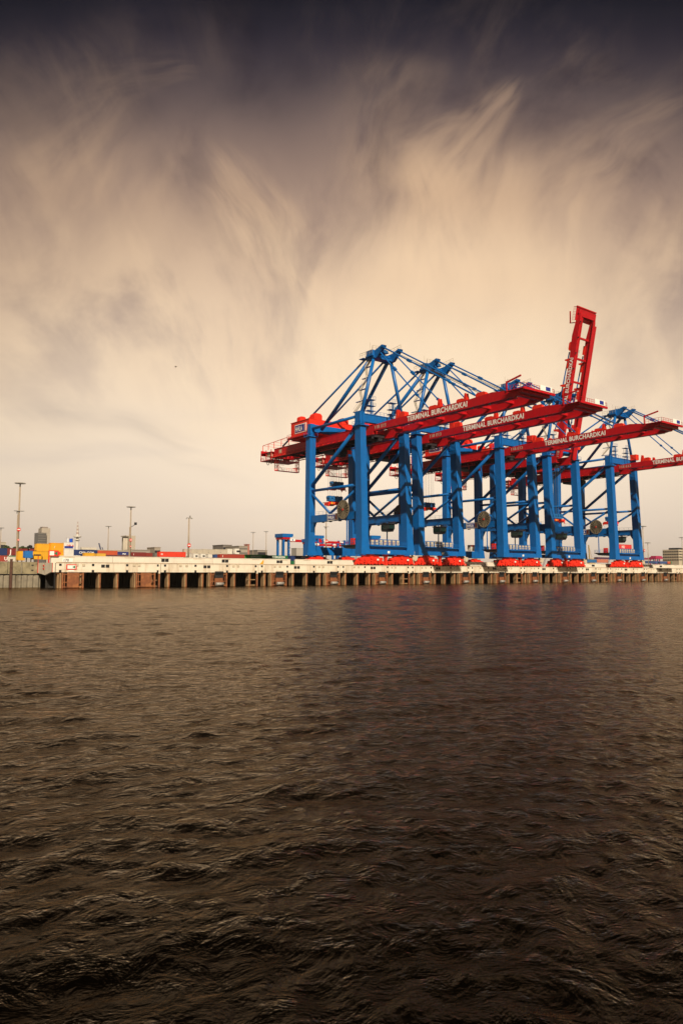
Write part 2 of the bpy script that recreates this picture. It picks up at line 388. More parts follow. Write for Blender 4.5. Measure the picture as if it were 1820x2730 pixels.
    gl.inputs['Color'].default_value = (.97, .80, .60, 1); gl.inputs['Roughness'].default_value = .11
    fr = nt.nodes.new('ShaderNodeFresnel'); fr.inputs[0].default_value = 1.142
    for x in (df_, gl, fr): nt.links.new(prev, x.inputs['Normal'])
    mx = nt.nodes.new('ShaderNodeMixShader'); nt.links.new(fr.outputs[0], mx.inputs[0]); nt.links.new(df_.outputs[0], mx.inputs[1]); nt.links.new(gl.outputs[0], mx.inputs[2])
    nt.links.new(mx.outputs[0], out.inputs[0])
    me.materials.append(m)
water()
QZ = 5.68
tag(MB().box(48.1, 4500, .9, 6000, QZ - .4, QZ).build('quay_ground', GROUND), kind='structure')
tag(MB().box(-1500, 48.1, 12.6, 6000, QZ - .4, QZ + .1).build('yard_ground', GROUND), kind='structure')
kb = MB()
tag(kb.box(48.5, 520, .3, .62, QZ, QZ + .16).build('kerb', mat('brown_kerb', (.30, .20, .12), .8, var=.35, vscale=1.5)), kind='structure')

# ================================================================== QUAY WALL
SEG = 27.68
def pile(x):
    m = MB()
    # flared fin whose flank widens to the back, seen as a pale blade beside the rusty front strip
    m.prism([(.55, -.6), (2.1, -.6), (2.1, 3.45), (.75, 3.45), (.55, 3.1)], 0, x - .16, x + .16)
    return m
def quay_segment(L, offs, name_label):
    t = thing('quay_wall', (0, 0, 0), name_label, 'quay wall', 'quay wall sections')
    f = MB()
    f.box(.14, L - .42, -.02, .45, 3.58, QZ - .02)
    f.box(.14, L - .42, -.07, -.02, QZ - .16, QZ - .02)
    f.box(.14, L - .42, -.06, -.02, 4.15, 4.21)
    fo = f.build('fascia', CREAM, t)
    g = MB()
    for fx in (.035, .33, .655, .965):
        g.box(L * fx - .0, L * fx + .56, -.05, .1, 4.98, 5.5); g.box(L * fx, L * fx + .56, -.05, .1, 3.6, 4.08)
    g.each('drain_slot', BLACK, fo)
    g = MB()
    if L > 20: g.box(L * .455 - .95, L * .455 - .1, -.07, .1, 4.65, 5.35); g.box(L * .455 + .1, L * .455 + .95, -.07, .1, 4.65, 5.35)
    g.each('service_opening', BLACK, fo)
    g = MB()
    for fx in (.18, .24, .72, .77): g.box(L * fx, L * fx + .7, -.10, -.02, 4.95, 5.55); g.box(L * fx + .1, L * fx + .6, -.16, -.10, 4.98, 5.2)
    g.each('ladder_recess', BEIGE, fo)
    MB().box(0, .14, .02, .6, -.6, QZ - .05).build('joint_strip', BLACK, t)
    p = MB(); p.box(L - .42, L, -.12, .5, 3.3, QZ - .02); p.build('joint_cover', CREAM, t)
    p = MB(); p.box(L - .36, L - .02, -.05, .4, -.6, 3.3); p.build('joint_post', RUST, t)
    for x in offs:
        po = pile(x).build('pile', TAN, t)
        q = MB(); q.box(x + .17, x + .42, .45, .9, -.6, 3.56); q.box(x - .42, x + .42, .38, .45, 3.2, 3.5); q.build('pile_flange', RUST, po)
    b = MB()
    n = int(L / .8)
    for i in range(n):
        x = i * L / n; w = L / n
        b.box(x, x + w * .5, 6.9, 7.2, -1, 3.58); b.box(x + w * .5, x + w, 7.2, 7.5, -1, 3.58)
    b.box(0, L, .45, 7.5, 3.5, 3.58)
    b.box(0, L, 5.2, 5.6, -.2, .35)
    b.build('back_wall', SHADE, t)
    c = MB()
    for z in (.12, 1.55): c.box(L - 3.2, L - .5, .5, .68, z, z + .22)
    c.each('cross_beam', TAN, t)
    return t
segs = []
offs = [2.3 + 4.6 * k for k in range(6)]
proto = quay_segment(SEG, offs, 'x')
ORD = ['second', 'third', 'fourth', 'fifth', 'sixth', 'seventh', 'eighth', 'ninth', 'tenth', 'eleventh', 'twelfth', 'thirteenth', 'fourteenth', 'fifteenth']
for k in range(14):
    o = proto if k == 0 else copy_tree(proto)
    o.location = (73.0 + SEG * k, 0, 0)
    o['label'] = 'cream concrete quay wall section over dark piles, %s from the left end' % ORD[k]
s1 = quay_segment(24.9, [.9, 5.9, 10.1, 14.3, 18.4, 22.6], 'cream quay wall section at the left end with red and white sign')
s1.location = (48.1, 0, 0)
sp = MB(); sp.box(2.45, 4.75, -.12, -.07, 4.15, 5.35); sg = sp.build('sign', HULLRED, s1)
MB().box(2.7, 4.5, -.15, -.12, 4.35, 5.15).build('sign_field', WHITE, sg)
MB().prism([(3.7, 4.75), (4.4, 4.4), (4.4, 5.1)], 1, -.18, -.15).build('sign_arrow', GREENS, sg)
MB().box(2.9, 4.2, -.10, -.07, 3.75, 4.05).build('sign_plate', WHITE, s1)
# end face of the concrete deck
e = MB(); e.prism([(0, QZ), (12.0, QZ + .05), (12.0, 3.4), (8, 3.1), (6., 2.9), (1.6, 3.58), (0, 3.58)], 0, 47.62, 48.12)
tag(e.build('end_wall', CREAM), 'pale concrete end face where the quay steps back, with red edge strips', 'end wall')
eo = COL.objects['end_wall']
q = MB(); q.box(47.55, 47.62, .0, .3, 3.58, QZ); q.box(47.55, 47.62, 11.6, 11.95, 3.4, 7.4); q.each('edge_strip', HULLRED, eo)
q = MB()
for z in (4.2, 4.9): q.box(47.5, 47.62, 6.6, 7.4, z, z + .35)
q.each('bollard_recess', HULLRED, eo)

# fenders in front of the piles, every 18.4 m
def make_fender(kind):
    t = thing('quay_fender', (0, 0, 0), 'x', 'fender', 'fender frames along the quay wall')
    f = MB()
    for x in (-2.35, 2.2): f.box(x, x + .34, -.42, .35, -.6, 3.5)
    for z in (.15, 1.2, 3.0): f.box(-2.35, 2.5, -.3, -.05, z, z + .22)
    f.box(-1.75, -1.6, -.35, .1, .1, 3.3)
    f.build('frame', RUST, t)
    MB().prism([(-.3, -.6), (.9, -.6), (.9, 3.4), (.1, 3.4), (-.3, 2.9)], 0, -2.75, -2.42).build('side_fin', TAN, t)
    if kind == 0:
        MB().box(-1.25, 1.35, -.75, -.43, .12, 3.5).build('rubbing_plate', RUST, t)
    else:
        MB().box(-1.15, 1.15, -.70, -.43, .5, 2.2).build('rubbing_plate', RUST, t)
        p = MB(); p.box(-1.2, 1.2, -.78, -.43, 2.2, 3.55); p.tube((-1.1, -.75, 3.5), (1.1, -.75, 3.5), .38, n=12); p.build('rubber_pad', BLACK, t)
        MB().tube((-1.0, -.95, .6), (1.15, -.95, .6), .42, n=14).build('roller', GREY, t, smooth=True)
        c = MB(); c.bar((-1.3, -.6, 3.6), (-1.75, -.5, .5), .09); c.bar((1.3, -.6, 3.6), (1.7, -.5, 1.6), .09); c.each('chain', RUST, t)
    return t
fa = make_fender(0); fb_ = make_fender(1)
WHERE = {0: 'bare rusty fender plate nearest the left end of the quay', 1: 'bare rusty fender plate, second from the left end'}
NUM = ['third', 'fourth', 'fifth', 'sixth', 'seventh', 'eighth', 'ninth', 'tenth', 'eleventh', 'twelfth', 'thirteenth', 'fourteenth', 'fifteenth', 'sixteenth', 'seventeenth']
for k in range(17):
    if k < 2: o = fa if k == 0 else copy_tree(fa)
    else: o = fb_ if k == 2 else copy_tree(fb_)
    o.location = (51.9 + 18.42 * k - (1.2 if k == 1 else 0), 0, 0)
    o['label'] = WHERE[k] if k < 2 else 'fender with black rubber pad over a grey roller, %s from the left end' % NUM[k - 2]

# old sheet pile wall at the left
t = thing('old_quay_wall', (20, 12, 0), 'weathered olive concrete wall on grey sheet piling at the left edge', 'quay wall')
def lo(m, name, mt, par, base): return m.build(name, mt, par, off=base)
B0 = (20, 12, 0)
m = MB()
x = -170
while x < 47.5:
    w = random.uniform(5.5, 9); m.box(x, min(x + w - .12, 47.6), 12.0 + random.uniform(0, .05), 13, 3.15, 5.85 + random.uniform(0, .12)); x += w
capo = lo(m, 'concrete_cap', OLDC, t, B0)
m = MB()
for i in range(18):
    xx = 47.0 - i * 1.1 - random.random(); 
for xx, z in ((46.2, 5.1), (46.2, 3.9), (36.0, 5.1), (36.0, 3.9), (26, 5.1)): m.box(xx, xx + .45, 11.9, 12.02, z, z + .22)
lo(m, 'drain_hole', BLACK, capo, B0)
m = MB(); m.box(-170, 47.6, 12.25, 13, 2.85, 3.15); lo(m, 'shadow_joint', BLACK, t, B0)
m = MB()
x = -170
while x < 48:
    m.prism([(x, 12.35), (x + .28, 12.0), (x + .75, 12.0), (x + 1.03, 12.35), (x + 1.3, 12.35), (x + 1.3, 12.6), (x, 12.6)], 2, -1, 2.85); x += 1.3
lo(m, 'sheet_piling', OLDP, t, B0)
m = MB(); m.box(41.45, 41.95, 11.6, 12.0, -1, 6.6); lo(m, 'steel_post', mat('dark_rust', (.09, .04, .025), .8, var=.3, vscale=2), t, B0)
m = MB(); m.box(43.9, 44.1, 11.8, 11.98, 3.2, 5.9); lo(m, 'guide_rail', OLDP, t, B0)

# pale flood wall set behind the quay edge
def flood_wall(px0, px1, label, opens=(), text=None, tpx=None, end=False, zt=7.45):
    x0 = at(px0, 1480, 8).x; x1 = at(px1, 1480, 8).x
    t = thing('flood_wall', (x0, 8, QZ), label, 'flood wall', 'pale flood wall behind the quay edge')
    B = (x0, 8, QZ)
    m = MB(); m.box(x0, x1, 8, 8.5, QZ, zt); m.box(x0, x1, 7.93, 8.0, zt - .14, zt)
    x = x0 + 2.
    while x < x1 - 1: m.box(x, x + .05, 7.975, 8.0, QZ, zt - .14); x += 5.2
    w = m.build('wall_panel', CREAM2, t, off=B)
    m = MB()
    for p in opens:
        x = at(p, 1490, 8).x
        for k in (0, 1): m.box(x + k * 1.05 - 1.0, x + k * 1.05 - .1, 7.9, 8.05, 6.3, 7.05)
    if opens: m.each('opening', BLACK, w, off=B)
    m = MB(); x = x0 + 3
    while x < x1 - 3: m.box(x, x + 2.4, 7.955, 8.0, 7.08, 7.2); x += 9.3
    m.each('name_plate', BEIGE, w, off=B)
    if text:
        x = at(tpx, 1490, 8).x
        MB().box(x - .25, x + 2.1, 7.95, 8.0, 6.0, 6.85).build('number_board', WHITE, w, off=B)
        lettering(text, .85, DARK, w, (x - x0, -.06, 6.12 - QZ), (1, 0, 0), (0, 0, 1))
    return t
flood_wall(137, 300, 'pale flood wall length starting at the left quay end with number board 170', (), '170', 170)
flood_wall(301, 566, 'pale flood wall length with dark twin opening under the bright red container', (440,))
flood_wall(567, 774, 'pale flood wall length with yellow sail-shaped mark below the green containers', (600, 745))
flood_wall(787, 950, 'pale flood wall length just left of the nearest red crane wheels', (879,))
flood_wall(1100, 1250, 'pale flood wall length behind the second and third crane wheels', ())
flood_wall(1251, 1345, 'pale flood wall length between the second and third crane wheel sets', ())
flood_wall(1556, 1640, 'pale flood wall length between the fourth and fifth crane wheel sets', (1580,))
flood_wall(1702, 1990, 'pale flood wall length right of the last crane', (1760,))
# yellow sail-shaped mark, warning panels
fw = [o for o in COL.objects if o.name.startswith('flood_wall') and 'sail' in o.get('label', '')][0]
p0 = at(691, 1504, 8); p = lambda x, y: (at(x, y, 8).x - fw.location.x, at(x, y, 8).z - QZ)
MB().prism([p(691, 1504), p(701, 1504), p(703, 1494), p(700, 1494), p(697, 1499)], 1, -.09, -.03).build('sail_mark', YELLOW, fw)
fw0 = [o for o in COL.objects if o.name.startswith('flood_wall') and '170' in o.get('label', '')][0]
bx = at(143, 1475, 7.6); zt = at(143, 1467.5, 7.6).z - QZ; t = thing('channel_sign', (bx.x, 7.6, QZ), 'red bordered white sign on a red post above the left quay end', 'sign')
m = MB(); m.box(-1.15, 1.1, -.05, .05, zt - 1.35, zt); m.prism([(1.1, zt - 1.2), (1.75, zt - .68), (1.1, zt - .15)], 1, -.05, .05); sg = m.build('sign_board', HULLRED, t)
m = MB(); m.box(-.9, .1, -.09, -.05, zt - 1.15, zt - .2); m.build('sign_field', WHITE, sg)
m = MB(); m.prism([(.1, zt - .68), (.85, zt - 1.15), (.85, zt - .2)], 1, -.09, -.05); m.build('sign_arrow', GREENS, sg)
m = MB(); m.box(-1.15, -.85, .05, .2, 0, zt - 1.35); m.build('post', HULLRED, t)

# ================================================================== CRANES
XC = [149.5, 173.5, 215.3, 243.5, 287.1]
OFF = (0, 18, QZ)
HY, HZ = 3.2, 49.0                        # boom hinge
def crane_part(m, name, mt, par, off=OFF, **k): return m.build(name, mt, par, off=off, **k)
def sub(p, o): return (p[0], p[1] - 18, p[2] - QZ)
def make_crane():
    t = thing('gantry_crane', (0, 18, QZ), 'x', 'container crane', 'blue and red gantry cranes along the quay')
    P = lambda m, n, mt, par=t, **k: crane_part(m, n, mt, par, **k)
    for sx in (-1, 1):
        # waterside leg
        m = MB()
        m.taper((9.35 * sx, 4.0, 9.25), (1.75, 1.55), (9.35 * sx, 4.1, 13.5), (1.32, 1.42))
        m.taper((9.35 * sx, 4.1, 13.5), (1.32, 1.42), (9.2 * sx, 5.2, 49.2), (1.12, 1.35))
        lg = P(m, 'leg', BLUE)
        m = MB(); m.box(9.2 * sx - 1.75, 9.2 * sx + 1.75, 3.2, 7.2, 49.2, 49.5); m.rail([(9.2 * sx - 1.7, 7.1, 49.5), (9.2 * sx - 1.7, 3.3, 49.5), (9.2 * sx + 1.7, 3.3, 49.5)], 1.1, .05, 1.2)
        P(m, 'collar_platform', BLUE, lg)
        m = MB(); m.box(9.2 * sx - .95, 9.2 * sx + .95, 4.2, 6.8, 49.5, 53.7); m.bar((9.2 * sx + .1, 3.9, 49.5), (9.2 * sx + .1, 3.9, 53.7), .5, .25)
        P(m, 'leg_head', BLUE, lg)
        # landside leg
        m = MB()
        m.taper((9.35 * sx, 32., 9.4), (1.9, 1.4), (9.35 * sx, 32., 14), (1.25, 1.25))
        m.taper((9.35 * sx, 32., 14), (1.25, 1.25), (9.2 * sx, 31.9, 49.4), (1.2, 1.2))
        lg = P(m, 'leg', BLUE)
        m = MB(); m.box(9.2 * sx - 1.8, 9.2 * sx + 1.8, 30.2, 33.6, 49.6, 49.9); m.rail([(9.2 * sx - 1.75, 33.5, 49.9), (9.2 * sx - 1.75, 30.3, 49.9), (9.2 * sx + 1.75, 30.3, 49.9)], 1.1, .05, 1.2)
        P(m, 'collar_platform', BLUE, lg)
        m = MB(); m.box(9.2 * sx - .95, 9.2 * sx + .95, 30.8, 32.6, 49.9, 54.1); P(m, 'leg_head', BLUE, lg)
        # portal beam with handrail
        m = MB(); m.box(9.3 * sx - .7, 9.3 * sx + .7, 5.4, 30.8, 20.25, 22.6)
        m.prism([(5.4, 20.25), (7.4, 20.25), (5.4, 17.2)], 0, 9.3 * sx - .6, 9.3 * sx + .6); m.prism([(30.8, 20.25), (28.9, 20.25), (30.8, 17.0)], 0, 9.3 * sx - .6, 9.3 * sx + .6)
        pb = P(m, 'portal_beam', BLUE)
        m = MB(); m.rail([(9.3 * sx - .65, 5.6, 22.6), (9.3 * sx - .65, 30.6, 22.6)], 1.1, .035, 2.2); P(m, 'handrail', BLUE, pb)
        m = MB()
        for y in (8, 11.5, 15, 20, 24): m.box(9.3 * sx - .3, 9.3 * sx + .3, y, y + .8, 19.95, 20.25)
        m.each('floodlight', DARK, pb, off=OFF)
        # bracing tubes of this side frame
        for a, b, r in (((9.25 * sx, 7.0, 52.6), (9.25 * sx, 31.0, 52.4), .48), ((9.25 * sx, 6.3, 49.4), (9.3 * sx, 31.6, 32.3), .62),
                        ((9.3 * sx, 6.0, 30.9), (9.3 * sx, 31.4, 31.1), .46), ((9.3 * sx, 31.2, 30.2), (9.3 * sx, 20.4, 22.7), .42), ((9.3 * sx, 5.8, 30.2), (9.3 * sx, 20.8, 22.7), .42)):
            P(MB().tube(a, b, r, n=12), 'brace', BLUE, smooth=True)
        # A-frame
        P(MB().tube((8.6 * sx, 5.2, 53.6), (3.5 * sx, 5.2, 72.6), .56, n=12), 'mast_leg', BLUE, smooth=True)
        P(MB().tube((6.4 * sx, 29.6, 52.2), (3.6 * sx, 6.6, 72.4), .62, n=12), 'rear_mast_leg', BLUE, smooth=True)
        bs = P(MB().tube((4.5 * sx, 56.6, 50.5), (3.6 * sx, 8.6, 72.9), .33, n=10), 'backstay', BLUE, smooth=True)
        m = MB(); yy, zz = 41., 57.6
        for d in (-1.0, 1.0): m.bar((4.2 * sx, yy, zz), (4.2 * sx, yy - 5.5 + d, 50.2), .1)
        P(m, 'stay_prop', BLUE, bs)
    # cross beams
    m = MB(); m.box(-8.25, 8.25, 4.55, 6.2, 50.7, 53.35); m.box(-8.25, 8.25, 4.4, 4.55, 53.1, 53.35); cb_ = P(m, 'front_cross_beam', BLUE)
    m = MB(); m.rail([(-8, 4.5, 53.35), (8, 4.5, 53.35)], 1.1, .04, 1.6); P(m, 'handrail', BLUE, cb_)
    m = MB(); m.box(-8.25, 8.25, 31.0, 32.4, 51.5, 54.0); P(m, 'rear_cross_beam', BLUE)
    # sills
    m = MB(); m.box(-7.6, 7.6, 2.5, 5.5, 9.25, 10.5); m.box(-7.6, 7.6, 3.0, 5.0, 10.5, 11.65); m.box(-7.6, 7.6, 1.9, 5.9, 11.65, 11.85)
    sb = P(m, 'sill_beam', BLUE)
    m = MB(); m.box(-.45, .45, 2.44, 2.5, 9.6, 10.3); P(m, 'number_plate', WHITE, sb)
    m = MB(); m.rail([(-7.6, 2.0, 11.85), (7.6, 2.0, 11.85)], 1.1, .05, 1.0); P(m, 'handrail', BLUE, sb)
    m = MB(); m.box(-7.45, 7.45, 30.7, 33.2, 9.45, 12.15); P(m, 'sill_beam', BLUE)
    # equipment racks on the waterside sill
    for i in range(7):
        x = -6.6 + i * 1.75
        r = MB(); r.box(x, x + 1.5, 3.4, 4.8, 11.85, 12.15); r.bar((x + .05, 3.45, 12.1), (x + .05, 3.45, 13.9), .12); r.bar((x + 1.45, 3.45, 12.1), (x + 1.45, 3.45, 13.9), .12); r.box(x, x + 1.5, 3.4, 4.8, 13.8, 13.95)
        ro = P(r, 'equipment_rack', BLUE)
        r = MB(); r.box(x + .22, x + .68, 3.3, 4.2, 12.25, 12.9); r.box(x + .8, x + 1.28, 3.3, 4.2, 12.25, 12.9); r.box(x + .22, x + 1.28, 3.32, 4.2, 13.02, 13.65); r.each('rack_box', BEIGE, ro, off=OFF)
    # side landing at the foot of the waterside leg
    m = MB(); m.box(-11.0, -9.9, 5.5, 12.6, 11.9, 12.2); m.prism([(5.5, 11.9), (12.4, 11.9), (10.5, 11.1), (5.5, 10.8)], 0, -10.8, -10.0); pl = P(m, 'side_landing', DARK)
    m = MB(); m.rail([(-9.95, 12.5, 12.2), (-10.95, 12.5, 12.2), (-10.95, 5.6, 12.2)], 1.2, .05, 1.2); P(m, 'handrail', BLUE, pl)
    m = MB(); m.box(-10.6, -9.9, 6.6, 8.4, 12.2, 14.2); P(m, 'control_cabinet', REDO, pl)
    m = MB(); m.tube((-9.9, 11.0, 12.2), (-9.9, 11.0, 20.2), .2, n=8); P(m, 'cable_duct', BLUE)
    m = MB(); m.tube((8.6, 13.0, 12.2), (8.6, 13.0, 20.2), .2, n=8); P(m, 'cable_duct', BLUE)
    # ground ladder at leg foot
    m = MB()
    for d in (0, .5): m.bar((-9.6, 6.2 + d, 9.2), (-9.6, 7.6 + d, 6.0), .08)
    for i in range(8): m.bar((-9.6, 6.2 + i * .18, 9.2 - i * .42), (-9.6, 6.7 + i * .18, 9.2 - i * .42), .06)
    P(m, 'ladder', BEIGE)
    # bogies
    for (px, py) in ((-6.3, 4), (6.3, 4), (-6.3, 32), (6.3, 32)):
        m = MB()
        m.prism([(px - 3.2, 8.9), (px - 3.2, 8.3), (px - .6, 7.1), (px + .6, 7.1), (px + 3.2, 8.3), (px + 3.2, 8.9), (px + .9, 9.0), (px - .9, 9.0)], 1, py - .55, py + .55)
        m.tube((px, py - .85, 8.3), (px, py + .85, 8.3), .55, n=12)
        m.box(px - .9, px + .9, py - .8, py + .8, 8.6, 9.25)
        for s1_ in (-1, 1):
            c = px + s1_ * 2.75
            m.prism([(c - 1.75, 8.15), (c - 1.9, 7.6), (c - .9, 7.15), (c - .5, 6.8), (c + .5, 6.8), (c + .9, 7.15), (c + 1.9, 7.6), (c + 1.75, 8.15), (c + .5, 8.3), (c - .5, 8.3)], 1, py - .75, py + .75)
            m.tube((c, py - .95, 7.7), (c, py + .95, 7.7), .4, n=12)
            for s2 in (-1, 1):
                d = c + s2 * 1.4
                m.prism([(d - 1.1, 7.0), (d - 1.25, 6.35), (d - .9, 6.05), (d + .9, 6.05), (d + 1.25, 6.35), (d + 1.1, 7.0), (d + .4, 7.25), (d - .4, 7.25)], 1, py - .6, py + .6)
                m.box(d - .55, d + .55, py - 1.05, py - .6, 6.35, 6.95)
                m.tube((d, py - .8, 6.75), (d, py + .8, 6.75), .28, n=10)
        bo = P(m, 'bogie', REDO)
        for s1_ in (-1, 1):
            for s2 in (-1, 1):
                w = MB()
                for s3 in (-1, 1):
                    xx = px + s1_ * 2.75 + s2 * 1.4 + s3 * .62; w.tube((xx, py - .3, QZ + .42), (xx, py + .3, QZ + .42), .4, n=14)
                w.each('wheel', DARK, bo, off=OFF)
        w = MB(); w.box(px + 1.9, px + 2.6, py - 1.15, py - .98, 7.35, 7.85); P(w, 'marker_plate', WHITE, bo)
    m = MB(); m.box(-.45, .45, 3.6, 4.4, 6.0, 9.25); m.box(-.8, .8, 3.5, 4.5, 8.7, 9.25); m.box(-.6, .6, 3.5, 4.5, 5.9, 6.3); P(m, 'stowage_pin', REDO)
    # buffers and the grey cable gear past the last wheel
    m = MB(); m.bar((11.3, 4, 7.6), (12.3, 4, 6.2), .5, .5); m.box(11.9, 12.5, 3.6, 4.4, 6.0, 6.7); P(m, 'buffer', REDO)
    m = MB(); m.bar((-11.3, 4, 7.6), (-12.3, 4, 6.2), .5, .5); m.box(-12.5, -11.9, 3.6, 4.4, 6.0, 6.7); P(m, 'buffer', REDO)
    m = MB(); m.box(10.9, 12.9, 3.2, 5.0, 7.6, 8.9); m.tube((11.9, 3.0, 8.1), (11.9, 5.2, 8.1), .8, n=12); m.box(11.5, 12.3, 3.7, 4.5, 8.9, 10.4); m.bar((11.2, 3.4, 7.6), (11.6, 3.4, 6.3), .2); P(m, 'cable_guide', BEIGE)
    # cable reel
    m = MB(); c = Vector((-11.3, 11.1, 23.3)); R = 2.85
    m.tube(c + Vector((-.22, 0, 0)), c + Vector((.22, 0, 0)), .42, n=16); m.tube(c, c + Vector((1.6, 0, 0)), .3, n=10)
    for i in range(18):
        a = 2 * PI * i / 18; d = Vector((0, math.cos(a), math.sin(a))); n_ = Vector((0, -math.sin(a), math.cos(a)))
        k = len(m.v); xw = .09
        p0 = c + d * .4; p1 = c + d * R
        q = [p0 - n_ * .02, p0 + n_ * .02, p1 + n_ * .20, p1 - n_ * .20]
        m.hexa([(z.x - xw - .12, z.y, z.z) for z in q] + [(z.x + xw - .12, z.y, z.z) for z in q])
    for i in range(40):
        a = 2 * PI * i / 40; b = 2 * PI * (i + 1) / 40
        m.bar(c + Vector((-.1, math.cos(a) * R, math.sin(a) * R)), c + Vector((-.1, math.cos(b) * R, math.sin(b) * R)), .16, .34)
    ro = P(m, 'cable_reel', SPOKE)
    m = MB(); m.tube(c + Vector((.02, 0, 0)), c + Vector((.34, 0, 0)), R - .12, n=40); P(m, 'wound_cable', DARK, ro)
    m = MB(); m.tube(c + Vector((-.35, 0, 0)), c + Vector((-.22, 0, 0)), .34, n=12); P(m, 'hub_cap', HULLRED, ro)
    # terminal sign on the portal beam
    m = MB(); m.box(-10.25, -10.1, 15.2, 20.9, 20.3, 22.5); sg = P(m, 'sign', WHITE)
    m = MB(); m.box(-10.29, -10.25, 16.8, 20.6, 20.6, 22.2); f_ = P(m, 'sign_field', LOGO, sg)
    m = MB(); m.box(-10.29, -10.25, 15.8, 16.35, 20.6, 22.2); P(m, 'sign_stripe', HULLRED, sg)
    lettering('HHLA', 1.5, WHITE, sg, (-10.30, 20.4 - 18, 20.85 - QZ), (0, -1, 0), (0, 0, 1), width=3.2)
    # operator cab under the right side frame
    m = MB(); m.prism([(9.0, 19.4), (9.0, 18.0), (9.8, 17.0), (12.2, 17.0), (12.6, 17.6), (12.6, 19.4)], 0, 5.6, 8.4); cbn = P(m, 'operator_cab', DARK)
    m = MB(); m.box(5.52, 5.6, 9.3, 12.2, 17.7, 19.0); m.box(5.9, 8.1, 8.9, 9.0, 17.9, 19.1); P(m, 'cab_window', GLASS, cbn)
    m = MB(); m.box(5.5, 8.7, 8.6, 13.0, 19.4, 19.65); m.bar((6.2, 9.5, 19.6), (6.2, 9.5, 20.3), .2); m.bar((8.6, 11.5, 19.6), (8.6, 11.5, 20.3), .2); m.rail([(5.6, 12.9, 19.65), (5.6, 8.7, 19.65), (8.6, 8.7, 19.65)], .6, .05, 1.); P(m, 'cab_roof', DARK, cbn)
    # rear girder
    m = MB()
    for sx in (-1, 1):
        m.box(3.9 * sx, 5.1 * sx, HY + .6, 61.6, 47.15, 49.95); m.box(3.75 * sx, 5.25 * sx, HY + .6, 61.6, 49.95, 50.05); m.box(3.3 * sx, 5.2 * sx, HY + .6, 61.6, 46.95, 47.15)
    for y in (12, 22, 34, 46, 58): m.box(-3.9, 3.9, y, y + .7, 48.6, 49.7)
    gd = P(m, 'rear_girder', RED)
    m = MB(); m.box(-5.16, -5.1, 56.6, 58.2, 47.9, 49.3); P(m, 'number_plate', BEIGE, gd)
    m = MB(); m.box(-6.3, -5.25, 8, 61.6, 46.6, 46.72); m.rail([(-6.25, 8, 46.72), (-6.25, 61.5, 46.72)], 1.1, .05, 1.8)
    for i in range(18): m.bar((-6.2, 9 + i * 3, 46.7), (-5.2, 9 + i * 3, 47.3), .12)
    P(m, 'walkway', REDO, gd)
    m = MB(); m.box(5.25, 6.3, 8, 61.6, 46.6, 46.72); m.rail([(6.25, 8, 46.72), (6.25, 61.5, 46.72)], 1.1, .05, 2.4); P(m, 'walkway', REDO, gd)
    m = MB()
    for y in range(8, 44, 3): m.box(-3.25, 3.25, y, y + 1.9, 47.2, 48.3); m.box(-2.6, -1.2, y + .2, y + 1.5, 45.9 if 10 < y < 24 else 46.6, 47.2); m.box(.8, 2.4, y + .2, y + 1.5, 46.2, 47.2)
    P(m, 'deck_or_fill', DARK, gd)  # dark boxes added between the girders to darken their underside
    # end platform
    m = MB(); m.box(-6.4, 6.4, 61.6, 69.4, 45.95, 46.15); m.box(-6.4, 6.4, 61.6, 69.4, 48.9, 49.05)
    for x in (-6.2, -2, 2, 6.2):
        for y in (62, 65.6, 69.2): m.bar((x, y, 46.1), (x, y, 49.9), .22)
    m.box(-6.3, 6.3, 68.8, 69.3, 48.2, 50.1); m.box(-5, 5, 62.4, 65, 47, 49); m.rail([(-6.35, 61.8, 46.15), (-6.35, 69.3, 46.15), (6.35, 69.3, 46.15), (6.35, 61.8, 46.15)], 1.1, .05, 1.2)
    ep = P(m, 'end_platform', RED)
    m = MB(); m.box(-5.9, -5.3, 62.4, 65.5, 47.3, 48.7); m.box(3, 4.5, 66, 68, 46.2, 48); P(m, 'winch', BEIGE, ep)
    m = MB()
    for k, (y0, y1) in enumerate(((69.4, 57), (66, 54), (62, 49))):
        for x in (-5.2,):
            pass
    for y in (69, 65, 61, 56, 51): m.bar((-5.6, y, 50.1), (-5.6, y, 52.2 + (69 - y) * .05), .17); m.bar((5.6, y, 50.1), (5.6, y, 52.2), .17); m.bar((-5.6, y, 52.2 + (69 - y) * .05), (5.6, y, 52.2), .08)
    m.bar((-5.6, 69, 52.2), (-5.6, 51, 53.1), .16); m.bar((5.6, 69, 52.2), (5.6, 51, 52.2), .16)
    P(m, 'guard_frame', REDO, ep)
    # festoon
    m = MB(); m.box(-4.9, -4.7, 7, 69, 46.45, 46.6)
    P(m, 'festoon_rail', DARK, gd)
    m = MB(); rnd = random.Random(3); y = 67.6
    while y > 34:
        w = rnd.choice((2.3, 2.7, 3.4)); dd = rnd.uniform(1.3, 2.3)
        for ox in (0, .18):
            pts = [(-4.8 + ox, y - w * i / 8 * (.92), 46.4 - dd * (1 - (2 * i / 8 - 1) ** 2) ** .6) for i in range(9)]; m.path(pts, .055, 5)
        y -= w
    P(m, 'festoon_cable', BLACK, gd)
    # hanging maintenance frame
    m = MB()
    for x in (-4.3, 5.9):
        for dx in (0, .75):
            for y in (61.2, 62.4): m.bar((x + dx * (1 if x < 0 else -1), y, 47), (x + dx * (1 if x < 0 else -1), y, 42.0), .2)
        for i in range(6): z = 42.2 + i * .85; xx = x + (.75 if x < 0 else -.75); m.bar((x, 61.2, z), (xx, 61.2, z + (.8 if i % 2 else 0)), .14); m.bar((x, 62.4, z), (xx, 62.4, z), .12)
